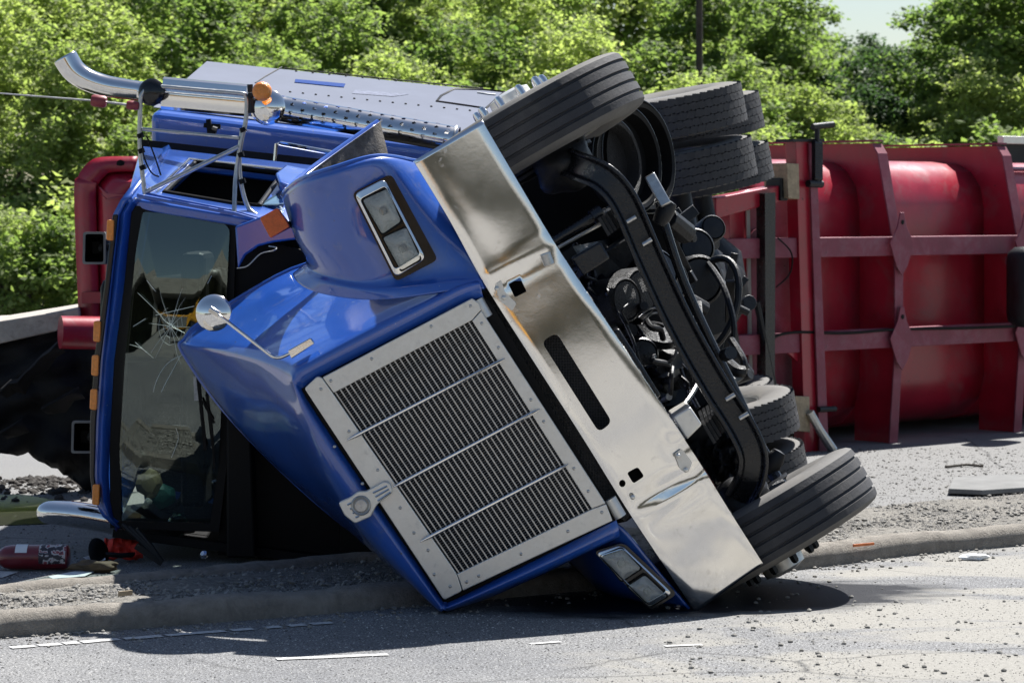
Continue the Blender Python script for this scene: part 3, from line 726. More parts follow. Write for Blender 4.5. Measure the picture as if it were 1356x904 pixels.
def front_wheel(c_, ax, nm):
    mw = frame(ax, c_)
    wl = place(rim_me, 'wheel', None, T, mw)
    place(tf_me, 'tyre', None, None, mw); t_ = bpy.data.objects[-1] if False else COL.objects[-1]
    t_.parent = wl; t_.matrix_basis = Matrix.Identity(4)
    q_ = place(drum_me, 'brake_drum', None, None, mw); q_.parent = wl; q_.matrix_basis = Matrix.Identity(4)
    for k in range(10):
        a = k * .6283; n_ = place(nm, 'lug_nut', None, None, Matrix.Translation((0, 0, 0))); n_.parent = wl
        n_.matrix_basis = Matrix.Translation((.165 * math.cos(a), .165 * math.sin(a), .118))
    return wl
front_wheel(P(703, 178, 12.32), (-.5, .05, .866), nut_me)
front_wheel(P(1010, 700, 12.32), (.5, -.10, -.866), nutd_me)

# --- rear wheels, dual pairs on two axles
tr_me = finish(tyre_mesh(.50, .125, .28, False), 'tyre', M['rubber']); walls(tr_me, .49)
q = MB()
for row, z0 in enumerate((-.094, -.047, 0, .047, .094)):
    n_ = 58
    for j in range(n_):
        a = 2 * math.pi * (j + (row % 2) * .5) / n_; u = V((math.cos(a), math.sin(a), 0)); t_ = V((-math.sin(a), math.cos(a), 0)); z = V((0, 0, 1))
        sk = (.75 if row % 2 else -.75) * R.uniform(.8, 1.2)
        q.box(u * .4925 + z * z0, u * R.uniform(.009, .0108), (t_ * .0250 + z * sk * .006), z * .0212 - t_ * sk * .016)
block_me = finish(q, 'tread_blocks', M['rubber'])
q = MB(); q.lathe([(.285, .085), (.29, .10), (.27, .095), (.255, .02), (.2, -.06), (.11, -.065), (.10, .0), (.06, .01), (.0005, .012)], (0, 0, 0), (0, 0, 1), 40)
q.lathe([(.285, .085), (.27, -.02), (.27, -.09), (.288, -.10)], (0, 0, 0), (0, 0, 1), 40); rrim_me = finish(q, 'rim', M['steel'])
RAX = V((.19, .0, -.98)).normalized()                     # from the upper to the lower wheel
RUP = V((-.19, -.075, .98)).normalized()
def rear_pair(cup, side):
    ax = RUP if side > 0 else -RUP
    for k in (0, 1):
        c_ = cup - ax * (.335 * k)
        mw = frame(ax, c_); wl = place(rrim_me, 'wheel', None, T, mw)
        for me_, nm_ in ((tr_me, 'tyre'), (block_me, 'tread_blocks')):
            o = place(me_, nm_, None, None, mw); o.parent = wl; o.matrix_basis = Matrix.Identity(4)
            if nm_ == 'tread_blocks': o['kind'] = 'stuff'
rc1 = P(921, 377, 17.2); rc2 = P(948, 372, 18.35)
for rc in (rc1, rc2):
    rear_pair(rc + RUP * 1.06, 1); rear_pair(rc - RUP * 1.20 + V((-.03 if rc is rc1 else -.26, 0, 0)), -1)
for rc in (rc1, rc2):
    b = MB(); b.tube([rc + RUP * .8, rc + RUP * .3, rc + RUP * .16, rc - RUP * .16, rc - RUP * .3, rc - RUP * .8], [.075, .08, .2, .2, .08, .075], 20)
    b.build('rear_axle', M['iron'], T, smooth=60)
    b = MB(); b.lathe([(.0005, .34), (.1, .32), (.17, .22), (.2, .05), (.2, -.05)], rc, (-.1, -1, -.05), 24); b.build('differential', M['iron'], T, smooth=60)

# --- chassis rails from bumper to rear axles
FU = V((-.86, 0, -.51)); FR = V((.53, 0, -.85))             # truck up, truck right at the front
fc = P(800, 470, 11.9); rcm = P(925, 372, 18.9)
for s_ in (-1, 1):
    p = fc + FR * (.43 * s_); q = rcm + RAX * (.43 * s_)
    mid = p.lerp(q, .5) + V((.0, 0, -.02))
    b = MB()
    rowsL = []
    for a_, o_ in ((p, FU), (mid, V((-.95, 0, -.28))), (q, V((-.967, 0, -.255)))):
        u = o_.normalized(); r_ = V((-u.z, 0, u.x)) * -1
        rowsL.append([a_ + u * .13 + r_ * .035, a_ + u * .13 - r_ * .035, a_ - u * .13 - r_ * .035, a_ - u * .13 + r_ * .035, a_ + u * .13 + r_ * .035])
    b.grid(rowsL); b.add(rowsL[0][:4], [[0, 1, 2, 3]]); b.build('frame_rail', M['iron'], T, smooth=20)
for k in (.25, .5, .75):
    c_ = fc.lerp(rcm, k); b = MB(); b.bar(c_ - FR * .43, c_ + FR * .43, .2, .1); b.build('cross_member', M['iron'], T, smooth=20)

# --- front axle beam: dropped centre, curled ends
def ibeam(pts, wid, hgt):
    m_ = MB(); pr = []
    for i, p in enumerate(pts):
        t_ = (pts[min(i + 1, len(pts) - 1)] - pts[max(i - 1, 0)]).normalized(); n = t_.cross(V((0, 1, 0))).normalized()
        prof = [(-.5, -.5), (-.5, .5), (-.36, .5), (-.30, .2), (.30, .2), (.36, .5), (.5, .5), (.5, -.5), (.36, -.5), (.30, -.2), (-.30, -.2), (-.36, -.5)]
        pr.append([p + n * (a * wid) + V((0, e * hgt, 0)) for a, e in prof])
    m_.grid([r_ + [r_[0]] for r_ in pr]); m_.add(pr[0], [list(range(12))]); m_.add(pr[-1], [list(range(12))]); return m_
axp = crom([P(748, 214, 12.05), P(765, 220, 11.98), P(800, 236, 11.93), P(828, 270, 11.92), P(858, 338, 11.92), P(900, 428, 11.92), P(945, 508, 11.92), P(978, 560, 11.92), P(996, 600, 11.92), P(993, 634, 11.95), P(978, 662, 12.02)], 5)
ibeam(axp, .125, .11).build('front_axle', M['iron_wet'], T, smooth=35, bevel=.006)
b = MB(); b.tube(crom([P(872, 268, 12.32), P(884, 310, 12.3), P(905, 372, 12.3), P(940, 450, 12.3), P(975, 520, 12.3), P(1008, 590, 12.3), P(1028, 622, 12.28)], 4), .021, 10); tie = b.build('tie_rod', M['iron_wet'], T)
for x, y in ((880, 282), (1024, 612)):
    b = MB(); b.lathe([(.0005, .06), (.03, .055), (.04, .02), (.04, -.02), (.03, -.055), (.0005, -.06)], P(x, y, 12.28), (.5, 0, .86), 14); b.build('ball_joint', M['iron'], tie)
b = MB(); b.bar(P(860, 232, 12.28), P(882, 272, 12.24), .05, .03); b.build('steering_arm', M['steel'], tie, smooth=20, bevel=.006)
for x, y in ((836, 290), (857, 320), (967, 525), (985, 550)):
    b = MB(); b.tube([P(x - 6, y + 4, 11.84), P(x + 6, y - 3, 11.84)], .010, 8); b.build('u_bolt', M['steel'], T)
# leaf springs: stacked strips running back from each side of the beam
for x, y in ((800, 300), (940, 575)):
    for k in range(6):
        c_ = P(x + k * 5, y - k * 3, 11.75); e = c_ + V((.05, 1.5 - k * .12, .03)); b = MB(); b.bar(c_ + V((0, k * .06, 0)), e, .085, .014, V((.86, 0, .51))); b.build('leaf_spring', M['iron'], T, smooth=0)
# spring hangers seen past the bumper's edge
b = MB(); b.prism([P(756, 342, 11.72), P(795, 320, 11.72), P(808, 342, 11.72), P(772, 366, 11.72)], (0, .3, 0)); b.build('spring_hanger', M['iron_wet'], T, smooth=20, bevel=.008)
b = MB(); b.prism([P(890, 552, 11.72), P(914, 538, 11.72), P(930, 562, 11.72), P(910, 582, 11.72)], (0, .35, 0)); b.build('spring_hanger', M['brushed'], T, smooth=20, bevel=.008)
b = MB(); b.tube([P(728, 322, 11.8), P(790, 284, 11.85)], [.018, .022], 12); b.tube([P(784, 288, 11.85), P(796, 280, 11.86)], .034, 12); b.build('shock_absorber', M['iron_wet'], T)
b = MB(); b.tube([P(735, 330, 11.9), P(822, 282, 11.95)], .008, 8); b.build('brake_pipe', M['brushed'], T)
# kingpin knuckles and brake spiders at each wheel
for (x, y, d) in ((745, 215, 1), (985, 668, -1)):
    c_ = P(x, y, 12.12); b = MB(); b.blob(c_, .13, 3, .3, 3, (1, 1, 1)); b.build('steering_knuckle', M['iron'], T, smooth=60)
    b = MB(); b.lathe([(.08, -.1), (.09, 0), (.07, .02), (.0005, .03)], c_ + V((.05, .25, -.02 * d)), (.6, -.6, .3), 20); b.build('brake_chamber', M['iron'], T)
# concentric drums / dust shields behind the upper wheel
for i, (x, y, r_, Y) in enumerate(((812, 215, .20, 12.75), (832, 212, .25, 12.95), (848, 208, .27, 13.15))):
    b = MB(); b.lathe([(.0005, -.03), (r_ * .80, -.03), (r_ * .86, .03), (r_ * .93, .035), (r_ * .95, .01), (r_, .02), (r_, -.02), (r_ * .94, -.03)], P(x, y, Y), V((.80, -.56, .12)), 40); b.build('drum_shield', M['grime'] if i == 0 else M['black'], T, smooth=40)
    b = MB(); q_ = frame(V((.80, -.56, .12)), P(x, y, Y)); b.tube([q_ @ V((r_ * math.cos(k * .1571), r_ * math.sin(k * .1571), .02)) for k in range(40)], .004, 6, closed=True); b.build('shield_rim', M['iron_wet'], T)
# crusty mud behind the lower wheel
b = MB(); rws = []
for i in range(26):
    rws.append([P(912 + i * 2.7 , 590 + j * 4.2 + 6 * math.sin(i * .2) - i * .35, 12.5 + .12 * mn.noise(V((i * .35, j * .35, 0))) + .05 * mn.noise(V((i * 1.7, j * 1.7, 3)))) for j in range(14)])
b.grid(rws); b.build('mud_crust', M['grime'], T, smooth=0, solid=.05)
# bearings, pulleys, hoses of the engine's underside
eng = MB()
for k in range(34):
    x = 770 + R.random() * 120; y = 350 + (x - 770) * 1.15 + R.random() * 70 - 10
    eng.blob(P(x, y, 12.25 + R.random() * .4), .045 + R.random() * .07, k, .8, 2, (1, 1, .8))
eng.box(P(840, 470, 13.1), FR * .5, V((0, .55, 0)), FU * .3); eng.build('engine_block', M['iron'], T, smooth=40)
for (x, y, Y, r_, ax, m_) in ((818, 398, 12.15, .10, (.7, -.7, .1), 'grime'), (838, 388, 12.25, .11, (.7, -.7, .1), 'grime'), (846, 470, 12.2, .075, (.3, -.9, .1), 'iron_wet'),
                             (865, 362, 12.55, .105, (.55, -.75, .3), 'iron_wet'), (880, 372, 12.7, .105, (.55, -.75, .3), 'iron'), (922, 372, 14.0, .13, (.3, -.95, .1), 'iron'), (918, 330, 14.2, .10, (.3, -.95, .3), 'iron'), (940, 305, 14.4, .07, (.3, -.95, .3), 'iron')):
    b = MB(); b.lathe([(.0005, .06), (r_ * .8, .055), (r_ * .86, .04), (r_ * .9, .055), (r_, .045), (r_, -.09), (r_ * .9, -.12), (.0005, -.13)], P(x, y, Y), V(ax), 28)
    b.build('brake_chamber' if r_ > .1 else 'pulley', M[m_], T, smooth=35)
# big ring and bell housing beyond the axle
b = MB(); c_ = P(940, 405, 13.9); e1 = V((.62, -.25, .3)).normalized(); e2 = V((.1, .35, 1)).normalized()
b.tube([c_ + (e1 * math.cos(a * .1745) * .165 + e2 * math.sin(a * .1745) * .24) for a in range(36)], .018, 8, closed=True); b.build('bell_ring', M['iron'], T)
b = MB(); b.lathe([(.0005, .05), (.13, .05), (.15, .02), (.2, -.1), (.22, -.25), (.22, -.5)], P(936, 410, 14.2), (.25, -.95, .05), 30); b.build('bell_housing', M['iron'], T, smooth=40)
b = MB(); b.prism(px([(655, 240), (700, 222), (800, 195), (852, 215), (880, 300), (905, 420), (800, 420), (700, 320)], 13.25), (0, .1, 0)); b.build('inner_wing', M['black'], T, smooth=0)
b = MB(); b.prism(px([(770, 380), (905, 380), (950, 480), (985, 620), (985, 690), (940, 700), (880, 600), (800, 470)], 13.3), (0, .05, 0)); b.build('black_underbody_sheet', M['black'], T, smooth=0)  # black sheet added for shade, hides sunlit ground behind the axle
b = MB(); b.add([P(450, 225, 13.35), P(460, 225, 14.7), P(460, 664, 14.7), P(460, 738, 13.35)], [[0, 1, 2, 3]]); b.build('cab_floor_sun_block', M['black'], T, smooth=0, solid=.05)  # panel added to stop sun passing between cab and hood
# hoses and wires
def hose(pts, r_, m_='iron_wet'):
    b = MB(); b.tube(crom([P(*q) for q in pts], 6), r_, 8); b.build('hose', M[m_], T)
hose([(806, 400, 12.1), (822, 418, 12.05), (838, 450, 12.05), (846, 476, 12.05), (852, 492, 12.1)], .007)
hose([(852, 486, 12.1), (880, 482, 12.08), (894, 470, 12.1), (898, 446, 12.15)], .007)
hose([(846, 420, 12.2), (858, 410, 12.15), (872, 408, 12.15), (880, 416, 12.2)], .004, 'steel')
hose([(850, 428, 12.2), (862, 416, 12.15), (876, 414, 12.15)], .005, 'steel')
hose([(880, 380, 12.5), (890, 440, 12.4), (905, 500, 12.35), (925, 540, 12.3)], .011)
hose([(892, 395, 12.6), (918, 450, 12.5), (925, 500, 12.4), (905, 536, 12.2), (892, 545, 12.1)], .014)
hose([(935, 345, 14), (958, 380, 13.8), (972, 430, 13.7), (968, 470, 13.7)], .016, 'iron')
hose([(968, 450, 13.5), (985, 480, 13.4), (978, 500, 13.4), (950, 510, 13.2)], .02, 'iron')
hose([(958, 476, 13.2), (975, 490, 13.1), (985, 492, 13.1)], .03, 'iron')
for x, y, r_ in ((868, 490, .028), (880, 505, .018), (960, 470, .03), (878, 528, .016), (845, 408, .02), (828, 440, .03)):
    b = MB(); b.tube([P(x, y, 12.2), P(x + 8, y - 3, 12.12)], r_, 8); b.build('fitting', M['steel'] if r_ < .017 else M['iron_wet'], T)
rr_ = random.Random(21)
for k in range(46):                                # tangle of small hoses, wires and brackets
    x = rr_.uniform(760, 905); y = 330 + (x - 760) * 1.25 + rr_.uniform(-45, 60); Y = rr_.uniform(12.05, 12.5)
    dx, dy = rr_.uniform(-22, 30), rr_.uniform(10, 45)
    hose([(x, y, Y), (x + dx * .4 + rr_.uniform(-10, 10), y + dy * .35, Y - .05), (x + dx * .8, y + dy * .7 + rr_.uniform(-8, 8), Y), (x + dx, y + dy, Y + .05)], rr_.choice((.004, .005, .007, .011, .014)), rr_.choice(('iron_wet', 'iron', 'iron', 'black', 'iron_wet')))
for k in range(40):
    x = rr_.uniform(880, 985); y = 300 + (x - 880) * 1.1 + rr_.uniform(-40, 110); Y = rr_.uniform(13.0, 15.5); q = P(x, y, Y)
    b = MB(); a = V((rr_.uniform(-1, 1), rr_.uniform(-1, 1), rr_.uniform(-1, 1))).normalized()
    if k % 2: b.tube([q - a * .09, q + a * .09], rr_.uniform(.02, .06), 10)
    else: b.bar(q - a * .12, q + a * .12, rr_.uniform(.03, .08), rr_.uniform(.02, .05))
    b.build('chassis_bracket', M['iron'], T, smooth=25, bevel=.004)
b = MB(); b.lathe([(.02, 0), (.09, .02), (.1, .06), (.02, .09)], P(868, 455, 12.3), (.2, -.4, .9), 24); b.build('belt_pulley', M['iron_wet'], T, smooth=40)
b = MB(); b.box(P(838, 482, 11.95), FR * .17, V((0, .1, 0)), FU * .03); b.build('sway_bracket', M['iron_wet'], T, smooth=20, bevel=.01)
# track rod lever near the lower wheel
b = MB(); b.tube(crom([P(1016, 615, 12.3), P(1032, 640, 12.25), P(1042, 655, 12.2)], 4), [.03] * 9, 10); b.tube([P(1000, 655, 12.15), P(1038, 640, 12.2)], .022, 8); b.build('steering_lever', M['iron_wet'], T)

# --- cab
CYF = 13.25
def sh(p, dy=1.5, dz=.27): return V((p.x, p.y + dy, p.z + dz))
roofpts = [(172, 258), (160, 264), (150, 283), (139, 380), (130, 472), (124, 560), (122, 630), (126, 664), (136, 684), (152, 697)]
rf = [P(x, y, CYF) for x, y in roofpts]
b = MB(); b.grid([rf, [sh(p, .75, .14) for p in rf], [sh(p) for p in rf]]); cab = b.build('cab', M['blue'], T, smooth=50, solid=.03)
# front strip beside the screen
inner = [(184, 268), (180, 272), (174, 281), (164, 380), (151, 479), (146, 570), (144, 630), (146, 664), (150, 684), (160, 698)]
bl_ = [(178, 259), (168, 265), (157, 283), (146, 380), (133, 479), (127, 560), (125, 630), (129, 664), (139, 683), (153, 696)]
b = MB(); b.grid([[P(x, y, CYF + .03) for x, y in bl_], [P(x, y, CYF - .03) for x, y in [((a[0] + c[0]) / 2, (a[1] + c[1]) / 2) for a, c in zip(bl_, inner)]], [P(x, y, CYF - .005) for x, y in inner]]); b.build('front_pillar', M['blue'], cab, smooth=60, solid=.03)
blk = [(149, 284), (138, 380), (125, 472), (119, 560), (119, 630), (122, 655)]; blk2 = [(156.5, 284), (145.5, 380), (133, 479), (127, 560), (125, 630), (128, 657)]
b = MB(); b.prism(px(blk + blk2[::-1], CYF - .01), (0, .10, 0)); b.build('visor_strip', M['black_gloss'], cab, smooth=20, bevel=.006)
for x, y in ((146, 305), (128.5, 439), (126, 484), (124, 529), (127, 655)):
    b = MB(); b.prism(px(rnd([(x - 4.5, y - 14), (x + 5, y - 14), (x + 4, y + 14), (x - 5.5, y + 13)], 3), CYF - .035), (0, .05, 0)); b.build('marker_light', M['amber'], cab, smooth=30, bevel=.004)
# windscreen, gasket, cracks
gout = [(174, 272), (296, 282), (313, 297), (309, 420), (300, 620), (290, 704), (146, 699), (145, 590), (151, 475), (166, 330)]
gin = [(190, 282), (293, 292), (304, 306), (299, 420), (289, 620), (278, 692), (160, 690), (160, 590), (168, 475), (182, 330)]
b = MB(); b.ring(px(gout, CYF), px(gin, CYF + .004), (0, .03, 0)); b.build('screen_gasket', M['black'], cab, smooth=30)
gl = rnd(gin, 4, 2); b = MB()
cx = sum(a for a, _ in gl) / len(gl); cy = sum(e for _, e in gl) / len(gl)
rws = []
for k in range(7):
    s_ = 1 - k / 6
    rws.append([P(cx + (x - cx) * max(s_, .01) * 1.01, cy + (y - cy) * max(s_, .01) * 1.01, CYF + .012 - .012 * (1 - s_ * s_)) for x, y in gl + [gl[0]]])
for r_ in rws:
    for p in r_: p.y += .09 * (p.z - 1.06) ** 2 - .045
b.grid(rws); b.build('windscreen', M['glass'], cab, smooth=180)
M['crack'] = mat('bright_glass_crack', (.75, .8, .78), .3, .3, .1, 20, .05)
def zc(x, y): return (x / 3.3475, 250 + y / 3.3475)
for ln in ([(610, 460), (705, 553), (735, 590), (820, 640)], [(735, 590), (768, 606)], [(575, 690), (630, 708), (680, 750)], [(600, 680), (650, 725)], [(650, 405), (690, 455)], [(590, 610), (645, 575)], [(690, 560), (860, 520)],
           [(680, 900), (690, 860), (720, 800), (760, 760), (810, 735)], [(715, 900), (740, 850), (800, 740)], [(920, 420), (938, 385)], [(780, 1060), (790, 1110), (760, 1190)]):
    pts = [P(*zc(x, y), 13.19) for x, y in ln]
    b = MB(); b.tube(crom(pts, 3) if len(pts) > 2 else pts, .0006 + .0007 * R.random(), 5); b.build('glass_crack', M['crack'], cab)
rc_ = random.Random(5); ic = (226, 432)                # spider web round the impact point
web = []
for k in range(15):
    a = k * .4189 + rc_.uniform(-.12, .12); L = rc_.uniform(14, 46); q = [(ic[0] + math.cos(a + rc_.uniform(-.06, .06)) * L * t_ * .8, ic[1] + math.sin(a) * L * t_ * 1.25) for t_ in (.04, .35, .7, 1.)]
    q = [(min(max(x, 176), 292), y) for x, y in q]; web.append((a, L))
    b = MB(); b.tube([P(x, y, 13.19) for x, y in q], [.0011, .0008, .0006, .0003], 5); b.build('glass_crack', M['crack'], cab)
for rr2 in (6, 12, 20):
    for k in range(15):
        if rc_.random() < .35: continue
        a0_, a1_ = web[k][0], web[(k + 1) % 15][0]
        b = MB(); b.tube([P(ic[0] + math.cos(a) * rr2 * .8, ic[1] + math.sin(a) * rr2 * 1.25, 13.19) for a in (a0_, a1_)], .0005, 5); b.build('glass_crack', M['crack'], cab)
# door side (upper face) with the empty window opening
F0, F2, R2, R0 = P(168, 262, CYF), P(404, 306, 13.15), P(428, 220, 14.62), P(186, 193, 14.72)
O1, O4, O3, O2 = P(218, 255, 13.42), P(343, 273, 13.38), P(374, 230, 14.4), P(258, 216, 14.45)
F1 = P(310, 286, 13.2)
b = MB(); b.add([F0, F1, F2, R2, R0, O1, O4, O3, O2, P(306, 269.6, 13.4)], [[0, 1, 9, 5], [1, 2, 6, 9], [2, 3, 7, 6], [3, 4, 8, 7], [4, 0, 5, 8]])
b.build('door', M['blue'], cab, smooth=30, solid=.05, bevel=.012)
b = MB(); b.tube([O1, P(306, 269.6, 13.4), O4, O3, O2], .014, 8, closed=True); b.build('window_rubber', M['black'], cab)
b = MB(); b.tube([O1 + V((-.03, .0, .02)), O2 + V((-.03, 0, .02)), O3 + V((.02, .02, .02))], .008, 8); b.build('window_trim', M['chrome'], cab)
b = MB(); b.tube([F0 + V((.05, -.01, .012)), F1 + V((0, -.01, .012)), F2 + V((-.05, -.01, .0))], .009, 8); b.tube([F0 + V((.08, .05, .022)), F1 + V((0, .05, .022)), F2 + V((-.05, .05, .01))], .006, 8); b.build('rain_gutter', M['blue'], cab)
b = MB(); b.prism([P(342, 272, 13.40), P(368, 256, 13.75), P(380, 262, 13.6), P(376, 272, 13.42)], (0, .006, .002)); b.build('vent_window', M['glass_green'], cab, smooth=0)
b = MB(); b.prism([P(365, 228, 13.9), P(378, 218, 14.2), P(410, 224, 14.1), P(398, 250, 13.7), P(370, 240, 13.7)], (0, 0, -.05)); b.build('mirror_base', M['blue'], cab, smooth=20, bevel=.012)
# cowl side, torn
cow = [(311, 300), (352, 284), (400, 300), (402, 316), (362, 321), (342, 326), (325, 338), (315, 356)]
b = MB(); b.prism(px(cow, 13.12), (0, .05, 0)); b.build('cowl_panel', M['blue'], cab, smooth=20, bevel=.01)
b = MB(); b.tube(crom([P(314, 355, 13.05), P(328, 352, 13.04), P(345, 336, 13.05), P(362, 332, 13.04), P(366, 328, 13.06), P(356, 326, 13.08)], 4), .0035, 6); b.build('torn_wire', M['steel'], cab)
# dark box of the cab: dash, back wall, lower door, firewall
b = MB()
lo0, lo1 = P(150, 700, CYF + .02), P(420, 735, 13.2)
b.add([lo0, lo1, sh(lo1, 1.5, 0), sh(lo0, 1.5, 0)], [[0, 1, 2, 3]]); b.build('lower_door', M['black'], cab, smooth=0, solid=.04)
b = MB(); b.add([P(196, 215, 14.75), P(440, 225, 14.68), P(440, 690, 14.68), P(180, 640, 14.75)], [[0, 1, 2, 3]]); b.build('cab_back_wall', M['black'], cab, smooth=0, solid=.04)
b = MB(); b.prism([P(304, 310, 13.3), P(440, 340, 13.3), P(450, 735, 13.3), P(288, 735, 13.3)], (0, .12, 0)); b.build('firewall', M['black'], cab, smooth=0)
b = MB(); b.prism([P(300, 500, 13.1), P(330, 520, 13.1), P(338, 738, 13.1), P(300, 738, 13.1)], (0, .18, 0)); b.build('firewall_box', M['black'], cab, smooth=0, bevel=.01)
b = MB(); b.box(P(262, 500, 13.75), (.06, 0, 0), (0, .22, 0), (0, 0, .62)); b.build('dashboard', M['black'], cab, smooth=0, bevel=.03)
b = MB(); c_ = P(225, 625, 13.62)
b.tube([c_ + V((.19 * math.cos(k * .2618) * .35, .19 * math.cos(k * .2618) * .7, .19 * math.sin(k * .2618))) for k in range(24)], .013, 8, closed=True); b.build('steering_wheel', M['black'], cab)
b = MB(); b.blob(P(188, 606, 13.5), .05, 2, .15, 2); b.tube([P(188, 606, 13.5), P(215, 617, 13.5), P(240, 622, 13.55), P(275, 610, 13.6)], .018, 8); b.build('gear_lever', M['black'], cab)
b = MB(); b.box(P(200, 420, 14.2), (.25, 0, .02), (0, .1, 0), (0, 0, .22)); b.box(P(280, 420, 14.0), (.07, 0, .02), (0, .28, 0), (0, 0, .24)); b.build('seat', M['black'], cab, smooth=20, bevel=.05)
# wipers
for k in range(2):
    b = MB(); b.bar(P(262 + k * 12, 500 + k * 22, 13.17), P(272 + k * 10, 596 - k * 6, 13.17), .014, .014); b.bar(P(284, 560 + k * 60, 13.16), P(268 + k * 12, 530 + k * 25, 13.16), .010, .010); b.build('wiper', M['black'], cab, smooth=0)
b = MB(); b.prism(px([(256, 498), (264, 497), (263, 530), (257, 530)], 13.165), (0, .01, 0)); b.build('screen_sticker', M['paint'], cab, smooth=0)
# rectangular roof horns
for x, y in ((126, 328), (111, 578)):
    o_ = rnd([(x - 16, y - 21), (x + 14, y - 21), (x + 14, y + 22), (x - 17, y + 22)], 4); i_ = rnd([(x - 13, y - 18), (x + 11, y - 18), (x + 11, y + 19), (x - 14, y + 19)], 3)
    d_ = rnd([(x - 4, y - 8), (x + 7, y - 8), (x + 7, y + 8), (x - 4, y + 8)], 2)
    b = MB(); b.ring(px(o_, 13.42), px(i_, 13.42), (0, .02, 0)); hn = b.build('roof_lamp', M['grey'], cab, smooth=30)
    b = MB(); b.grid([px(i_ + [i_[0]], 13.43), px(d_ + [d_[0]], 13.60)]); b.add(px(d_, 13.60), [list(range(len(d_)))]); b.build('lamp_bowl', M['black'], hn, smooth=30)
    b = MB(); b.grid([px(o_ + [o_[0]], 13.44), px([(a + 6, e) for a, e in o_ + [o_[0]]], 13.62)]); b.build('lamp_shell', M['black'], hn, smooth=30)
    b = MB(); b.tube([P(x + 8, y, 13.55), P(x + 22, y, 13.5)], .02, 8); b.build('lamp_foot', M['steel'], hn)

# --- sleeper box behind the cab, upper side coloured with its sky sheen
SF0, SF1, SR1, SR0 = P(198, 148, 14.95), P(668, 205, 14.85), P(706, 126, 16.35), P(276, 81, 16.45)
dn = V((.02, .0, -2.1))
b = MB(); b.add([SF0, SF1, SR1, SR0] + [p + dn for p in (SF0, SF1, SR1, SR0)], [[0, 1, 2, 3], [4, 7, 6, 5], [0, 4, 5, 1], [1, 5, 6, 2], [2, 6, 7, 3], [3, 7, 4, 0]])
slp = b.build('sleeper', M['blue'], T, smooth=0, bevel=.05, bseg=4)
def SP(u, v, h=0):                                 # point on the sleeper's upper side
    n = (SF1 - SF0).cross(SR0 - SF0).normalized()
    return SF0.lerp(SF1, u).lerp(SR0.lerp(SR1, u), v) + n * h
b = MB(); b.grid([[SP(u / 10, v, .004) for u in range(0, 11)] for v in (.06, .5, .97)]); b.build('side_panel', M['blue_matte'], slp, smooth=0, solid=.003)
def seam(pts, r_=.004, m_='black'):
    b = MB(); b.tube(pts, r_, 6); b.build('panel_seam', M[m_], slp)
sn = (SF1 - SF0).cross(SR0 - SF0).normalized()
def sp(x, y, h=.008):                              # sleeper-side point seen at a pixel, on its slightly warped face
    def err(u, v):
        p = SP(u, v, 0); return (CX + p.x / p.y * F - x) ** 2 + (HY - (p.z - H) / p.y * F - y) ** 2
    u0, v0, st_ = .5, .5, .5
    for _ in range(14):
        u0, v0 = min(((u0 + i * st_ / 2, v0 + j * st_ / 2) for i in (-2, -1, 0, 1, 2) for j in (-2, -1, 0, 1, 2)), key=lambda q: err(*q)); st_ *= .55
    return SP(u0, v0, h)
seam([sp(373, 91), sp(350, 104), sp(338, 112)], .005); seam([sp(376, 92), sp(500, 105), sp(640, 119)], .0035)
b = MB(); b.add([sp(391, 107.5, .012), sp(457, 113.5, .012), sp(455, 118, .012), sp(390, 111.5, .012)], [[0, 1, 2, 3]]); b.build('side_vent', M['blue_flat'], slp, smooth=0, solid=.01)
b = MB(); b.tube([sp(578, 136.5), sp(584, 129), sp(601, 120), sp(640, 121), sp(668, 124), sp(643, 146), sp(610, 141)], .008, 6, closed=True); b.build('locker_seal', M['black'], slp)
b = MB(); b.tube([sp(632, 125), sp(645, 127), sp(656, 128)], .008, 8); b.build('locker_handle', M['steel'], slp)
b = MB(); b.add([sp(470, 121, .0095), sp(542, 127, .0095), sp(520, 130, .0095), sp(466, 126, .0095)], [[0, 1, 2, 3]]); b.build('faded_lettering', mat('ghost_letter', (.19, .205, .26), .8, 0, .3, 26, spec=.05), slp, smooth=0)
for k in range(15):
    place(rivd, 'rivet', None, slp, frame(sn, sp(384 + k * 17, 124 + k * 1.75, .009)))
for k in range(12):
    place(rivd, 'rivet', None, slp, frame(sn, sp(392 + k * 22, 96.5 + k * 2.1, .009)))
# cab-to-sleeper gap seal and grab bar
b = MB(); b.add([P(190, 185, 14.86), P(440, 212, 14.75), P(440, 260, 14.75), P(190, 230, 14.86)], [[0, 1, 2, 3]]); b.build('gap_boot', M['black'], slp, smooth=0, solid=.06)
b = MB(); b.tube([P(364, 213, 14.5), P(366, 191, 14.5), P(372, 190, 14.5), P(432, 201, 14.45), P(470, 208, 14.45)], .012, 8); b.build('grab_bar', M['chrome'], cab)
b = MB(); b.bar(P(270, 166, 14.62), P(292, 168, 14.62), .025, .03); b.bar(P(276, 158, 14.6), P(278, 178, 14.6), .025, .03); b.tube([P(280, 174, 14.55), P(286, 176, 14.55)], .03, 10); b.build('stack_bracket', M['black'], slp, smooth=20)

# --- exhaust stack with drilled heat shield and curved tip
a0, a1 = P(330, 139, 14.45), P(606, 188, 14.35)
axd = (a1 - a0).normalized(); up_ = V((0, -.55, .83)); up_ = (up_ - axd * up_.dot(axd)).normalized(); sd_ = axd.cross(up_)
b = MB(); b.tube([P(640, 196, 14.35), a1, a0, P(186, 121, 14.6)], [.055, .055, .055, .053], 20); stack = b.build('exhaust_stack', M['chrome'], T)
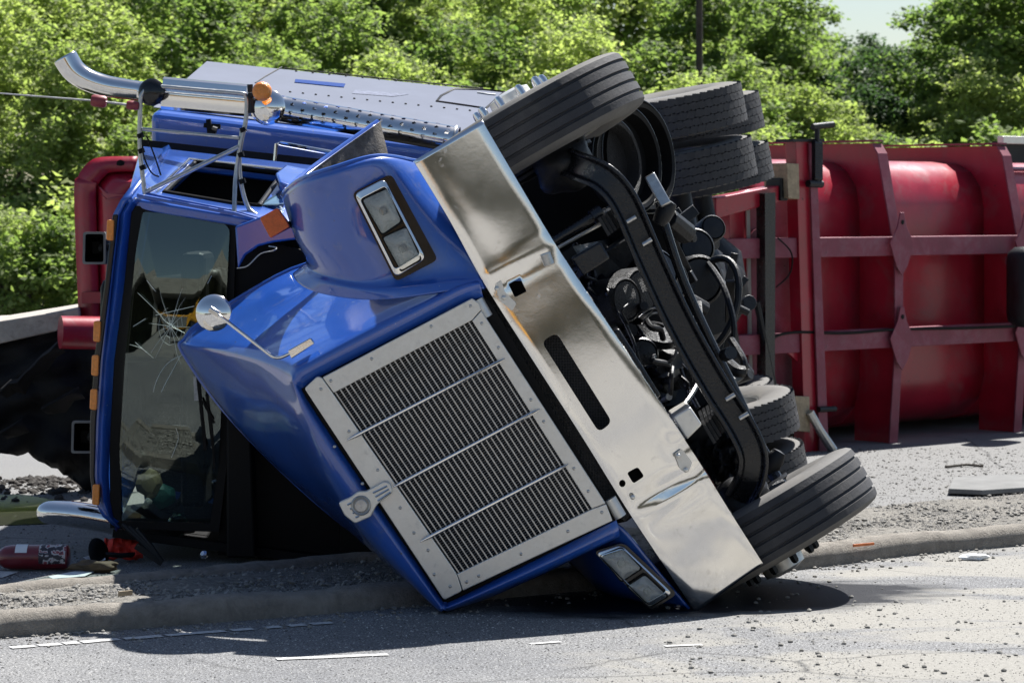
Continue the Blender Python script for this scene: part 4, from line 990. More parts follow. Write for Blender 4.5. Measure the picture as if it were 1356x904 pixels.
# heat shield: a curved sheet with real holes, built as a fine grid with cells left out
b = MB(); nu, nv = 168, 40
hv = {}
for i in range(nu + 1):
    for j in range(nv + 1):
        th = math.radians(-105 + 210 * j / nv); b.v.append(a0.lerp(a1, i / nu) + (up_ * math.cos(th) + sd_ * math.sin(th)) * .077)
L_s = (a1 - a0).length
for i in range(nu):
    for j in range(nv):
        u = (i + .5) / nu * L_s; arc = (j + .5) / nv * math.radians(210) * .077
        ci = round(u / .058); odd = ci % 2
        cj = round((arc - .022 * odd) / .044); du = u - ci * .058; da = arc - .022 * odd - cj * .044
        if du * du + da * da < .0105 ** 2 and 0 < ci < L_s / .058 - .5 and .02 < arc < .26: continue
        b.f.append([i * (nv + 1) + j, (i + 1) * (nv + 1) + j, (i + 1) * (nv + 1) + j + 1, i * (nv + 1) + j + 1])
b.build('heat_shield', M['chrome'], stack, smooth=60)
for k in (.02, .985):
    c_ = a0.lerp(a1, k); b = MB(); b.tube([c_ + (up_ * math.cos(t_) + sd_ * math.sin(t_)) * .079 for t_ in [math.radians(-100 + 20 * q_) for q_ in range(11)]], .006, 6); b.build('shield_band', M['steel'], stack)
tip = crom([P(188, 121, 14.6), P(165, 118, 14.6), P(140, 114, 14.6), P(116, 106, 14.6), P(98, 94, 14.6), P(86, 76, 14.6)], 6)
b = MB(); b.tube(tip, [.050 + .016 * (i / (len(tip) - 1)) for i in range(len(tip))], 24, caps=False); b.build('stack_tip', M['chrome'], stack, smooth=60, solid=.004)
# the other stack's tip lies on the road at the cab's lower corner
t2 = crom([P(152, 690, 13.75), P(120, 684, 13.75), P(92, 680, 13.75), P(66, 678, 13.76), P(57, 680, 13.8)], 6)
b = MB(); b.tube(t2, [.065] * 12 + [.064, .062, .061, .06, .059, .058, .057, .055, .053, .048, .042, .034, .02], 24); b.build('stack_tip', M['chrome'], T, smooth=60)

# --- driver's mirror on its tube frame, lamps, aerial
MYY = 13.35
b = MB()
b.tube(crom([P(192, 258, 13.3), P(188, 225, 13.3), P(185, 190, 13.3), P(186, 136, 13.3), P(190, 122, 13.3), P(198, 116, 13.3), P(212, 115, 13.3), P(270, 120, 13.3), P(318, 124, 13.3), P(325, 127, 13.3), P(327, 136, 13.3), P(325, 163, 13.3), P(319, 190, 13.3), P(312, 237, 13.3), P(310, 286, 13.22)], 4), .011, 8)
b.tube([P(188, 171, 13.3), P(317, 183, 13.3)], .009, 8); b.tube([P(192, 255, 13.3), P(316, 195, 13.3)], .012, 8)
b.tube(crom([P(321, 170, 13.31), P(317, 204, 13.31), P(318, 235, 13.31), P(323, 260, 13.31), P(330, 277, 13.3), P(340, 285, 13.28)], 4), .011, 8)
mirf = b.build('mirror_frame', M['steel'], T, smooth=50)
b = MB(); b.tube(crom([P(188, 175, 13.28), P(190, 205, 13.27), P(200, 228, 13.32), P(210, 234, 13.4)], 4), .004, 6); b.tube(crom([P(194, 180, 13.3), P(204, 205, 13.34), P(213, 232, 13.42)], 4), .004, 6); b.build('loose_cable', M['black'], mirf)
for x, y in ((186, 180), (187, 200), (189, 222), (322, 172), (319, 205), (321, 240)):
    b = MB(); b.tube([P(x - 1, y - 3, 13.3), P(x + 1, y + 3, 13.3)], .0165, 8); b.build('cable_tie', M['black'], mirf)
# long west-coast mirror head seen from behind: a folded polished shell
q0, q1 = P(215, 124, 13.42), P(326, 134, 13.42); ax_ = (q1 - q0).normalized()
nn = ax_.cross(V((0, 1, 0))).normalized(); nn = nn if nn.z > 0 else -nn
prof = [(.082, .02), (.080, -.005), (.070, -.022), (.01, -.034), (-.01, -.036), (-.062, -.024), (-.074, -.006), (-.076, .02)]
b = MB(); b.grid([[c_ + nn * a + V((0, e, 0)) for a, e in prof] for c_ in (q0, q0.lerp(q1, .5), q1)])
for c_ in (q0, q1): b.add([c_ + nn * a + V((0, e, 0)) for a, e in prof], [list(range(8))])
mh = b.build('mirror_head', M['chrome'], T, smooth=25)
b = MB(); b.lathe([(.0005, .018), (.03, .016), (.055, .006), (.066, -.01), (.0005, -.012)], P(200, 122, 13.3), (-.15, -1, .05), 30); b.build('spot_mirror', M['black_gloss'], mh, smooth=50)
b = MB(); b.lathe([(.0005, .034), (.03, .031), (.06, .018), (.080, .004), (.086, -.006), (.083, -.012), (.0005, -.014)], P(354, 142, 13.3), (-.15, -1, .05), 36); rm = b.build('spot_mirror', M['chrome'], mh, smooth=50)
b = MB(); b.lathe([(.0005, .022), (.03, .020), (.044, .008), (.047, -.012), (.0005, -.015)], P(346.5, 121, 13.22), (-.1, -1, .05), 28); al = b.build('marker_light', M['amber'], mh, smooth=50)
for k in range(8):
    a = k * .785; b = MB(); b.lathe([(.0005, .006), (.005, .004), (.006, 0)], P(346.5 + 7.5 * math.cos(a), 121 + 7.5 * math.sin(a), 13.205), (0, -1, 0), 8); b.build('lens_stud', M['amber'], al)
b = MB(); b.tube([P(331, 112, 13.3), P(333, 150, 13.3)], .014, 8); b.tube([P(330, 126, 13.28), P(346, 124, 13.27)], .012, 8); b.build('lamp_clamp', M['iron'], mh)
b = MB(); b.tube([P(-60, 119, 13.3), P(130, 134, 13.3), P(186, 141, 13.3)], [.003, .005, .007], 6); ant = b.build('aerial', M['steel'], T)
M['coil'] = mat('red_rubber_coil', (.22, .03, .035), .5, 0, .2, 20, .1)
for x0, x1, r_ in ((121, 141, .029), (168, 184, .022)):
    f = lambda x: 134 + (x - 130) * .125
    b = MB(); b.tube([P(x0, f(x0), 13.3), P(x0 + 3, f(x0 + 3), 13.3), P(x1 - 3, f(x1 - 3), 13.3), P(x1, f(x1), 13.3)], [r_ * .8, r_, r_, r_ * .8], 12); b.build('aerial_coil', M['coil'], ant, smooth=30)

# ------------------------------------------------------------------ red dump trailer on its side
TL = V((math.cos(math.radians(42)), math.sin(math.radians(42)), 0)); TN = V((TL.y, -TL.x, 0))   # along, and out of the underside
TO = G(1189, 587)
def TS(px_, d=0):                                  # position along the trailer of a pixel column, at depth d behind the rib caps
    p = PP(px_, 400, TO - TN * d, TN); return (p - TO).dot(TL)
def TW(s, d, z): return TO + TL * s - TN * d + V((0, 0, z))
def TPx(x, y, d): return PP(x, y, TO - TN * d, TN)
TR = thing('dump_trailer', 'red steel dump trailer on its side, ribbed underside towards the truck', 'trailer', TO)
s_l, s_r = TS(985, .35), 9.0
prof = [(2.6, 2.0), (.75, 2.02), (.60, 2.0), (.48, 1.94), (.39, 1.83), (.355, 1.68), (.35, 1.4), (.35, .75), (.355, .42), (.40, .24), (.52, .12), (.75, .06), (2.6, .05)]
ribs = [-1.40, 0.0, 1.42, 2.84, 4.26, 5.7, 7.1]
edges = [s_l] + [r_ for r_ in ribs if r_ > s_l] + [s_r]
for i in range(len(edges) - 1):
    b = MB(); n_ = 6
    b.grid([[TW(edges[i] + (edges[i + 1] - edges[i]) * k / n_, d + .006 * mn.noise(V((edges[i] * 2 + k, z * 3, 0))), z) for d, z in prof] for k in range(n_ + 1)])
    b.build('belly_panel', M['red'], TR, smooth=70, solid=.02)
for ri, s_ in enumerate(ribs[1:]):
    wp = [(2.2, 2.134), (.20, 2.134), (.16, 2.06), (0, 1.36), (0, .70), (.05, .0), (.40, .0), (.40, 1.72), (.52, 1.93), (.75, 2.0), (2.2, 1.99)]
    b = MB(); b.prism([TW(s_ - .006, d, z) for d, z in wp], TL * .012); b.build('rib_web', M['red'], TR, smooth=0)
    cap = [(.19, 2.13), (.14, 2.06), (-.012, 1.36), (-.012, .70), (.04, .0)]
    ws = [.05, .05, .047, .04, .045]
    b = MB(); b.grid([[TW(s_ - w_, d, z) for (d, z), w_ in zip(cap, ws)], [TW(s_ + w_, d, z) for (d, z), w_ in zip(cap, ws)]]); b.build('rib_cap', M['red_dusty'], TR, smooth=0, solid=.012)
    b = MB(); b.grid([[TW(s_ - .05, d, 2.145) for d in (.18, 1.2, 2.2)], [TW(s_ + .05, d, 2.145) for d in (.18, 1.2, 2.2)]]); b.build('rib_flange', M['red_dusty'], TR, smooth=0, solid=.012)
    for z, sg in ((1.42, 1), (.75, -1)):
        pl = [(-.13, 0), (-.05, .12), (-.02, .22), (.02, .22), (.05, .12), (.13, 0), (.06, -.16), (0, -.23), (-.06, -.16)]
        b = MB(); b.prism([TW(s_ + a, -.03 , z + e) for a, e in pl], TN * .012); gp = b.build('gusset_plate', M['red_dusty'], TR, smooth=0, bevel=.004)
        b = MB(); b.lathe([(.017, 0), (.0005, .002)], TW(s_, -.045, z + .15), TN, 14); b.build('gusset_hole', M['black'], gp)
for z in (1.40, .75):
    sa = TS(955, 0)
    b = MB(); b.box(TW((sa + s_r) / 2, .055, z), TL * ((s_r - sa) / 2), TN * .055, V((0, 0, .068))); b.build('frame_rail', M['red_dusty'], TR, smooth=0, bevel=.006)
# bolster and upright near the coupling
b = MB(); b.prism([TPx(966, 268, .1), TPx(990, 264, .1), TPx(994, 560, .1), TPx(968, 560, .1)], -TN * .1); b.build('upright', M['red'], TR, smooth=0, bevel=.004)
b = MB(); b.prism([TPx(987, 264, .09), TPx(991.5, 264, .09), TPx(996, 560, .09), TPx(992, 560, .09)], TN * .01); b.build('upright_edge', M['brushed'], TR, smooth=0)
b = MB(); b.prism([TPx(990, 268, .16), TPx(1060, 262, .16), TPx(1064, 560, .16), TPx(996, 560, .16)], -TN * .02); b.build('bolster_plate', M['red_dusty'], TR, smooth=0)
b = MB(); b.prism([TPx(x, y, .12) for x, y in rnd([(988, 318), (1000, 303), (1014, 304), (1028, 330), (1028, 350), (988, 350)], 4)], -TN * .015); b.build('gusset_plate', M['red_dusty'], TR, smooth=0)
b = MB(); b.prism([TPx(948, 262, .0), TPx(1045, 243, .0), TPx(1045, 264, .0), TPx(948, 290, .0)], -TN * .12); b.build('landing_leg', M['red'], TR, smooth=0, bevel=.01)
b = MB(); b.prism([TPx(1034, 236, -.02), TPx(1044, 236, -.02), TPx(1044, 266, -.02), TPx(1034, 266, -.02)], -TN * .14); b.build('leg_foot', M['iron'], TR, smooth=0, bevel=.006)
for (x0, x1, y0, y1) in ((1042, 1059, 216, 264), (1053, 1073, 524, 572)):
    b = MB(); b.prism([TPx(x0, y0, -.06), TPx(x1 - 1, y0 + 1, -.06), TPx(x1, y1, -.06), TPx(x0 + 2, y1 - 2, -.06)], -TN * .22); b.build('foot_block', M['wood'], TR, smooth=0, bevel=.004)
b = MB(); b.prism([TPx(1013, 256, -.05), TPx(1027, 255, -.05), TPx(1026, 540, -.05), TPx(1014, 540, -.05)], -TN * .08); b.build('leg_brace', M['iron_wet'], TR, smooth=0)
b = MB(); b.prism([TPx(1054, 187, -.02), TPx(1078, 187, -.02), TPx(1092, 600, -.02), TPx(1066, 600, -.02)], -TN * .10); b.build('landing_gear_post', M['red'], TR, smooth=0, bevel=.004)
b = MB(); b.prism([TPx(1070, 190, -.035), TPx(1079, 190, -.035), TPx(1096, 600, -.035), TPx(1084, 600, -.035)], TN * .012); b.build('post_edge', M['red_dusty'], TR, smooth=0)
b = MB(); b.prism([TPx(1050, 184, -.04), TPx(1092, 184, -.04), TPx(1092, 188, -.04), TPx(1050, 188, -.04)], -TN * .16); b.build('post_cap', M['iron'], TR, smooth=0)
b = MB(); b.tube([TPx(1082, 166, -.06), TPx(1082, 248, -.06)], .018, 10); b.tube([TPx(1076, 168, -.06), TPx(1103, 165, -.06)], .022, 10); b.tube([TPx(1070, 243, -.06), TPx(1088, 244, -.06)], .026, 10)
for k in range(16): b.tube([TPx(1077, 190 + k * 3, -.06), TPx(1087, 191.5 + k * 3, -.06)], .02, 8)
b.build('jack_screw', M['iron'], TR, smooth=40)
b = MB(); b.tube([TPx(1002, 400, -.03), TPx(1032, 545, -.03)], .022, 8); b.build('diagonal_brace', M['iron'], TR)
b = MB(); b.tube([TPx(1072, 545, -.08), TPx(1086, 570, -.1), TPx(1103, 596, -.12)], [.03, .03, .035], 10); b.build('landing_leg', M['steel'], TR)
b = MB(); b.tube([TPx(1084, 542, -.06), TPx(1106, 541, -.06)], .02, 8); b.build('grease_fitting', M['iron'], TR)
b = MB(); b.prism([TPx(1047, 330, .02), TPx(1072, 302, .02), TPx(1074, 346, .02)], -TN * .02); b.build('gusset_plate', M['red'], TR, smooth=0)
b = MB(); b.prism([TPx(1038, 462, .02), TPx(1076, 462, .02), TPx(1080, 500, .02)], -TN * .02); b.build('gusset_plate', M['red'], TR, smooth=0)
# brake line along the lower rail, tank at the right
b = MB(); b.tube(crom([TPx(1010, 470, -.02), TPx(1020, 450, -.02), TPx(1050, 440, -.02), TPx(1120, 441, -.02), TPx(1190, 436, -.03), TPx(1290, 434, -.02), TPx(1400, 430, -.02)], 5), .010, 6); b.build('air_line', M['black'], TR)
b = MB(); b.tube(crom([TPx(1030, 315, -.02), TPx(1048, 335, -.03), TPx(1046, 362, -.03), TPx(1028, 380, -.02)], 5), .006, 6); b.build('air_line', M['black'], TR)
tb = TPx(1362, 380, -.25)
b = MB(); b.lathe([(.0005, -.30), (.1, -.29), (.15, -.25), (.16, -.2), (.16, .2), (.15, .25), (.1, .29), (.0005, .30)], tb, (0, 0, 1), 28); b.build('air_tank', M['iron'], TR, smooth=50)
b = MB(); b.box(TW(TS(1345, 0), -.06, 1.28), TL * .05, TN * .12, V((0, 0, .03))); b.build('tank_strap', M['red_dusty'], TR, smooth=0)
# bright top rail on the far bays
b = MB(); b.box(TW(5.0, .5, 2.19), TL * 3.2, TN * .03, V((0, 0, .03))); b.build('top_rail', M['brushed'], TR, smooth=0, bevel=.006)
b = MB(); b.box(TW(5.0, .56, 2.10), TL * 3.2, TN * .02, V((0, 0, .08))); b.build('side_board', M['iron'], TR, smooth=0)

# ------------------------------------------------------------------ red headboard behind the cab (left)
HB = thing('trailer_headboard', 'red rounded steel headboard with a pipe stub behind the blue cab', 'headboard', G(140, 640))
YH = 16.6
outer = [(182, 207), (134, 208), (116, 216), (103, 234), (98, 259), (104, 420), (110, 560), (116, 640)]
innr = [(182, 226), (148, 227), (138, 233), (130, 243), (126, 260), (131, 420), (136, 560), (140, 640)]
b = MB(); b.grid([crom(px(outer, YH), 4), crom(px(innr, YH - .02), 4)]); b.build('rim_flange', M['red'], HB, smooth=40, solid=.05)
in2 = [(182, 224), (147, 225), (136, 231), (128, 241), (124, 260), (129, 420), (134, 560), (138, 640)]
in3 = [(182, 240), (160, 242), (150, 250), (146, 258), (144, 272), (150, 420), (155, 560), (158, 640)]
b = MB(); b.grid([crom(px(in2, YH + .04), 4), crom([p + V((0, -.08, 0)) for p in px(in3, YH)], 4), crom(px([(a + 30, e) for a, e in in3], YH - .1), 4)]); b.build('curved_panel', M['red'], HB, smooth=70, solid=.03)
b = MB(); b.lathe([(.024, 0), (.0005, .003)], P(159.5, 217, YH - .012), (0, -1, 0), 16); b.build('rivet_hole', M['black'], HB)
b = MB(); b.tube([P(80, 440, 16.0), P(150, 441, 16.1)], .095, 24); b.build('pipe_stub', M['red'], HB)
b = MB(); b.prism([P(108, 387, YH - .05), P(150, 386, YH - .05), P(150, 401, YH - .05), P(108, 402, YH - .05)], (0, .05, 0)); b.build('cross_bar', M['red'], HB, smooth=0)

# ------------------------------------------------------------------ grey beam and torn tarpaulin on the far left
b = MB(); b.prism([P(-160, 462, 16.4), P(-160, 434, 16.4), P(0, 425, 16.4), P(104, 408, 16.4), P(106, 420, 16.4), P(78, 432, 16.4), P(76, 438, 16.4), P(0, 455, 16.4)], (-.1, .9, .0))
bm_ = b.build('beam', M['plank'], None, smooth=0, bevel=.01); tag(bm_, 'grey weathered beam edge resting over the torn black tarpaulin', 'beam')
b = MB(); rws = []
for i in range(40):
    x = -160 + i * 7.6; row = []
    yt = 452 - max(0, x) * .22; yb = 600 + (0 if x < 40 else (x - 40) * .62) + 8 * mn.noise(V((i * .6, 0, 0)))
    for j in range(26):
        k = j / 25; y = yt + (yb - yt) * k
        Y = 16.5 + .22 * mn.noise(V((x * .02 + y * .01, y * .028, 4))) + .03 * mn.noise(V((x * .06 + y * .05, y * .07, 1))) - .35 * k * (1 - k)
        row.append(P(x, y, Y))
    rws.append(row)
b.grid(rws); tp = b.build('tarpaulin', M['tarp'], None, smooth=80, solid=.01); tag(tp, 'torn black tarpaulin bulging under the grey beam', 'tarpaulin')
for j, (pts, r_) in enumerate((([(0, 520), (12, 508), (24, 506), (34, 494), (46, 484), (54, 474), (66, 466), (78, 454)], .012), ([(55, 542), (66, 536), (78, 530), (90, 523), (104, 516)], .010), ([(0, 574), (14, 566), (30, 556)], .006))):
    q = [P(x, y, 16.12) for x, y in pts]; b = MB()
    b.grid([[p + V((0, .05 * (k % 2), .010 + r_)) for k, p in enumerate(q)], [p + V((.0, -.03, 0)) for p in q], [p + V((.03, .06, -.035 - .02 * (k % 3))) for k, p in enumerate(q)]])
    b.build('torn_edge', M['tarp'], tp, smooth=60, solid=.004)

# ------------------------------------------------------------------ loose things on the road
def lying(name, label, cat, loc, group=None): return thing(name, label, cat, loc, group)
ex = G(50, 755); X_ = lying('fire_extinguisher', 'dark red fire extinguisher lying on the road beside the cab', 'extinguisher', ex)
e0, e1 = P(92, 738, 12.98), P(14, 742, 12.98); e0.z = e1.z = .061; d_ = (e1 - e0).normalized()
L_e = (e1 - e0).length
b = MB(); b.lathe([(.0005, 0), (.045, .001), (.0555, .006), (.058, .012), (.058, L_e - .01), (.052, L_e + .025), (.036, L_e + .05), (.022, L_e + .06), (.02, L_e + .075), (.0005, L_e + .076)], e0, d_, 36); xb = b.build('cylinder', M['maroon'], X_, smooth=40)
def wrap(t0, t1, a0_, a1_, m_, nm):
    b = MB(); u = V((0, 0, 1)); k_ = d_.cross(u).normalized(); rws = []
    for i in range(9):
        rws.append([e0 + d_ * (t0 + (t1 - t0) * i / 8) + (u * math.cos(a) + k_ * math.sin(a)) * .0592 for a in [a0_ + (a1_ - a0_) * q_ / 10 for q_ in range(11)]])
    b.grid(rws); b.build(nm, m_, xb, smooth=60)
sg = -1 if d_.cross(V((0, 0, 1))).y > 0 else 1
wrap(.012, .135, sg * -.5, sg * 2.0, M['sticker'], 'label'); wrap(.19, .245, sg * -.2, sg * 1.1, M['white'], 'label')
b = MB(); n_ = e0 + d_ * (L_e + .09); b.tube([e0 + d_ * (L_e + .06), n_ + d_ * .03], .018, 12); b.bar(n_, n_ + d_ * .11 + V((0, 0, .035)), .022, .008); b.bar(n_ - V((0, 0, .012)), n_ + d_ * .12 - V((0, 0, .02)), .022, .008); b.build('valve', M['iron'], X_, smooth=30)

def flat(name, label, cat, pts, m_, th=.004, group=None, curl=0.):
    pp = [G(*q) for q in pts]; b = MB(); c_ = sum(pp, V()) / len(pp); n = len(pp)
    vs = [p + V((0, 0, .006 + curl * (.3 + R.random()))) for p in pp]
    b.add(vs + [c_ + V((0, 0, .008))], [[i, (i + 1) % n, n] for i in range(n)]); o = b.build(name, m_, None, smooth=0, solid=th); return tag(o, label, cat, group)
flat('paper', 'white folded paper sheet lying by the island edge', 'paper', [(64, 766), (98, 759), (128, 757), (112, 765), (70, 768)], M['white'], .002, None, .006)
flat('paper_scrap', 'crumpled white paper scrap under the round black mirror', 'paper', [(110, 750), (128, 744), (138, 742), (140, 752), (130, 756), (122, 749)], M['white'], .002, None, .03)
b = MB(); b.blob(G(124, 758) + V((0, 0, .03)), .075, 5, .5, 3, (1.5, .5, .38)); tag(b.build('leather_glove', mat('brown_leather', (.10, .065, .035), .8, 0, .4, 20, .1), None, smooth=60), 'crumpled brown leather glove on the road by the white paper', 'glove')
b = MB(); cl = []
for i in range(14):
    cl.append([P(138 + i * 3.9, 716 + j * 5.0 + 2.5 * math.sin(i * .9) - .3 * j, 13.35 + .06 * mn.noise(V((i * .5, j * .6, 0))) + .05 * j * -.3) for j in range(7)])
for r_ in cl:
    for p in r_: p.z = max(p.z + .012, .012)
b.grid(cl); tag(b.build('red_cloth', M['redcloth'], None, smooth=60, solid=.01), 'bright red cloth crumpled under the cab corner', 'cloth')
rmm = G(132, 748); RMo = thing('broken_mirror', 'broken round black mirror leaning beside the red cloth', 'mirror', rmm)
b = MB(); b.lathe([(.0005, .014), (.04, .012), (.066, .002), (.072, -.008), (.066, -.014), (.0005, -.016)], P(132, 731, 13.15), (.8, -.45, .25), 30); b.build('mirror_back', M['black'], RMo, smooth=50)
b = MB(); b.tube([P(136, 733, 13.17), P(160, 735, 13.2), P(186, 733, 13.3)], .012, 8); b.build('mirror_stem', M['iron'], RMo)
ba = thing('bent_bracket', 'bent black mirror bracket hanging broken under the cab', 'bracket', G(200, 748))
for k in range(3):
    b = MB(); b.tube([P(162 + k * 9, 694 + k * 3, 13.12), P(186 + k * 7, 716 + k * 3, 13.1), P(206 + k * 4, 735 + k * 4, 13.1)], .012, 8); b.build('bracket_bar', M['iron'], ba)
b = MB(); b.bar(P(180, 722, 13.1), P(215, 745, 13.1), .03, .02); b.build('bracket_plate', M['iron'], ba, smooth=0)
# clutter thrown against the windscreen
for i, (x, y, Y, m_, sx, sz, nm, lb) in enumerate(((198, 640, 13.42, 'tan', .06, .07, 'cardboard_box', 'tan card behind the cracked windscreen'), (212, 655, 13.45, 'teal', .08, .06, 'plastic_bag', 'teal plastic bag behind the cracked windscreen'),
                                            (236, 690, 13.4, 'glass_green', .05, .04, 'glass_shard', 'green glass shard at the foot of the windscreen'), (196, 664, 13.38, 'white', .02, .018, 'white_card', 'small white card behind the cracked windscreen'))):
    q = P(x, y, Y); b = MB(); b.blob(q, 1., i + 4, .35, 2, (sx, .04, sz)); tag(b.build(nm, M[m_], None, smooth=0), lb, nm.replace('_', ' '))
# right-hand debris
pl = [G(1256, 656), G(1300, 658), G(1420, 650), G(1420, 634), G(1330, 637), G(1262, 640)]
b = MB(); b.prism([p + V((0, 0, .012)) for p in pl], (0, 0, .03)); tag(b.build('steel_plate', M['grey'], None, smooth=0, bevel=.005), 'flat grey steel plate lying on the far lane', 'steel plate')
b = MB(); b.bar(G(1130, 722, .085), G(1157, 719.5, .085), .012, .008); tag(b.build('plastic_scrap', mat('orange_plastic', (.6, .15, .03), .5, 0, .2, 20), None, smooth=0), 'thin orange plastic scrap lying on the traffic island', 'scrap')
b = MB(); b.blob(G(1290, 741) + V((0, 0, .015)), .05, 8, .6, 2, (1.3, .7, .35)); tag(b.build('paper_cup', M['white'], None, smooth=0), 'crushed white paper cup against the kerb', 'cup')
b = MB(); b.tube([G(1252, 620) + V((0, 0, .01)), G(1280, 618) + V((0, 0, .015)), G(1302, 619) + V((0, 0, .01))], .008, 6); tag(b.build('twig', M['bark'], None), 'thin dark twig lying on the far lane', 'twig')
b = MB(); b.bar(G(157, 786, .09), G(175, 784, .09), .02, .008); tag(b.build('wood_chip', M['wood'], None, smooth=0), 'brown wood chip on the gravelly island edge', 'wood')
b = MB(); b.blob(G(270, 740, .1) + V((0, 0, .02)), .018, 3, .3, 2); tag(b.build('glass_fragment', M['chrome'], None), 'small bright glass fragment beside the island edge', 'glass')

# ------------------------------------------------------------------ trees and shrubs
def crown_mesh(name, rx, rz, n_cl, n_lf, lf, seed, m_):
    r = random.Random(seed); vs, fs = [], []
    lobes = []
    while len(lobes) < 17:
        p = V((r.uniform(-1, 1), r.uniform(-1, 1), r.uniform(-1, 1)))
        if p.length < .95 and p.length > .3: lobes.append((V((p.x * rx * .78, p.y * rx * .78, p.z * rz * .8)), rx * r.uniform(.24, .42)))
    for i in range(n_cl):
        lc, lr = lobes[i % len(lobes)]
        d0 = V((r.gauss(0, 1), r.gauss(0, 1), r.gauss(.45, .8))).normalized()
        c_ = lc + d0 * lr * r.uniform(.7, 1.1); c_.z -= .12 * lr
        cr = lr * r.uniform(.22, .40)
        for _ in range(n_lf):
            q = V((r.gauss(0, .6), r.gauss(0, .6), r.gauss(0, .35))) * cr + c_
            d = V((r.uniform(-1, 1), r.uniform(-1, 1), r.uniform(-.8, .3))).normalized()
            u = d.cross(V((r.uniform(-.6, .6), r.uniform(-.6, .6), 1))).normalized(); l = lf * r.uniform(.6, 1.25); w_ = l * .34
            nn_ = d.cross(u) * w_ * .35
            b_ = len(vs)
            vs += [q, q + d * l * .5 + u * w_ + nn_, q + d * l, q + d * l * .5 - u * w_ + nn_]
            fs += [(b_, b_ + 1, b_ + 2), (b_, b_ + 2, b_ + 3)]
    me = bpy.data.meshes.new(name); me.from_pydata([tuple(v) for v in vs], [], fs); me.materials.append(m_); return me
def trunk_mesh(name, h, r0, seed, spread):
    r = random.Random(seed); b = MB()
    pts = [V((0, 0, -.3))]; 
    for k in range(1, 6): pts.append(V((r.uniform(-.12, .12) * k * .5, r.uniform(-.12, .12) * k * .5, h * k / 5)))
    b.tube(pts, [r0 * (1.1 - .17 * k) for k in range(6)], 8)
    for k in range(9):
        s_ = pts[R.choice((2, 3, 4))]; a = r.uniform(0, 6.28); L = spread * r.uniform(.5, .95)
        e = s_ + V((math.cos(a) * L, math.sin(a) * L, L * r.uniform(.5, 1.2))); m_ = s_.lerp(e, .5) + V((r.uniform(-.1, .1), r.uniform(-.1, .1), -.08))
        b.tube([s_, m_, e], [r0 * .45, r0 * .3, r0 * .08], 6)
    me = b.mesh(name); me.polygons.foreach_set('use_smooth', [True] * len(me.polygons)); me.materials.append(M['bark']); return me
protos = {}
for kind, m_, lf, ncl, nlf in (('green', 'leaf', .125, 270, 46), ('pale', 'leaf_pale', .12, 270, 46), ('dark', 'leaf_dark', .13, 270, 44)):
    protos[kind] = []
    for v_ in range(3):
        protos[kind].append((crown_mesh('crown_' + kind, 1.9, 2.2, ncl, nlf, lf, 11 + v_ * 7 + len(kind), M[m_]), trunk_mesh('trunk', 2.6, .13, 5 + v_, 1.6)))
bush = [crown_mesh('foliage_' + k, 1.25, 1.0, 150, 44, .10, 50 + i, M[m_]) for i, (k, m_) in enumerate((('green', 'leaf'), ('pale', 'leaf_pale'), ('green', 'leaf')))]
stem = trunk_mesh('stem', 1.0, .04, 77, .8)
def ground_z(p):
    d = p.y - 30 - max(0, p.x * .30)
    for (a, za), (c_, zc_) in zip(((0, 0), (2, .10), (6, .5), (14, 1.3), (40, 2.4)), ((2, .10), (6, .5), (14, 1.3), (40, 2.4), (120, 3.0))):
        if d <= c_: return 0 if d < 0 else za + (zc_ - za) * (d - a) / (c_ - a)
    return 3.
def tree(kind, pxx, Y, top_y, lab, grp, sc=None, asp=1.):
    p = P(pxx, HY, Y); z0 = ground_z(p); ztop = H + (HY - top_y) / F * Y
    hgt = max(2.2, ztop - z0); k = hgt / 5.6
    cr, tr = R.choice(protos[kind])
    o = thing('tree', lab, 'tree', V((p.x, Y, z0)), grp); o.rotation_euler.z = R.random() * 6.28
    t_ = bpy.data.objects.new('trunk', tr); COL.objects.link(t_); t_.parent = o; t_.scale = (k, k, k)
    c_ = bpy.data.objects.new('crown', cr); COL.objects.link(c_); c_.parent = o; c_.location = (0, 0, 3.35 * k); c_.scale = (k * asp, k * asp, k); c_.rotation_euler.z = R.random() * 6
def mark(x):
    for lim, nm in ((-30, 'beyond the grey beam'), (10, 'over the grey beam'), (30, 'behind the aerial tip'), (70, 'behind the exhaust tip'), (100, 'behind the red headboard corner'), (150, 'behind the mirror frame'), (250, 'behind the sleeper roof edge'), (350, 'behind the pale sleeper side'), (390, 'behind the amber marker lamp'), (450, 'behind the drilled heat shield'),
                    (560, 'behind the sleeper vent'), (660, 'behind the sleeper locker'), (760, 'behind the raised front tyre'), (860, 'behind the tread of the raised tyre'), (935, 'beside the utility pole'), (1000, 'behind the upper rear tyres'),
                    (1030, 'behind the upper wooden foot block'), (1075, 'behind the jack screw'), (1130, 'behind the first trailer bay'), (1180, 'behind the tall trailer rib'), (1208, 'behind the second trailer bay'), (1240, 'over the trailer top edge'), (1330, 'behind the second trailer rib')):
        if x <= lim: return nm
    return 'behind the trailer top rail' if x < 1390 else 'beyond the trailer top rail'
LB = {'green': ('leafy mid-green tree growing on the verge behind the wreck', 'mid-green verge trees'),
      'pale': ('pale yellow-green tree growing on the verge behind the wreck', 'pale verge trees'),
      'dark': ('dark green dense tree standing behind the trailer', 'dark verge trees')}
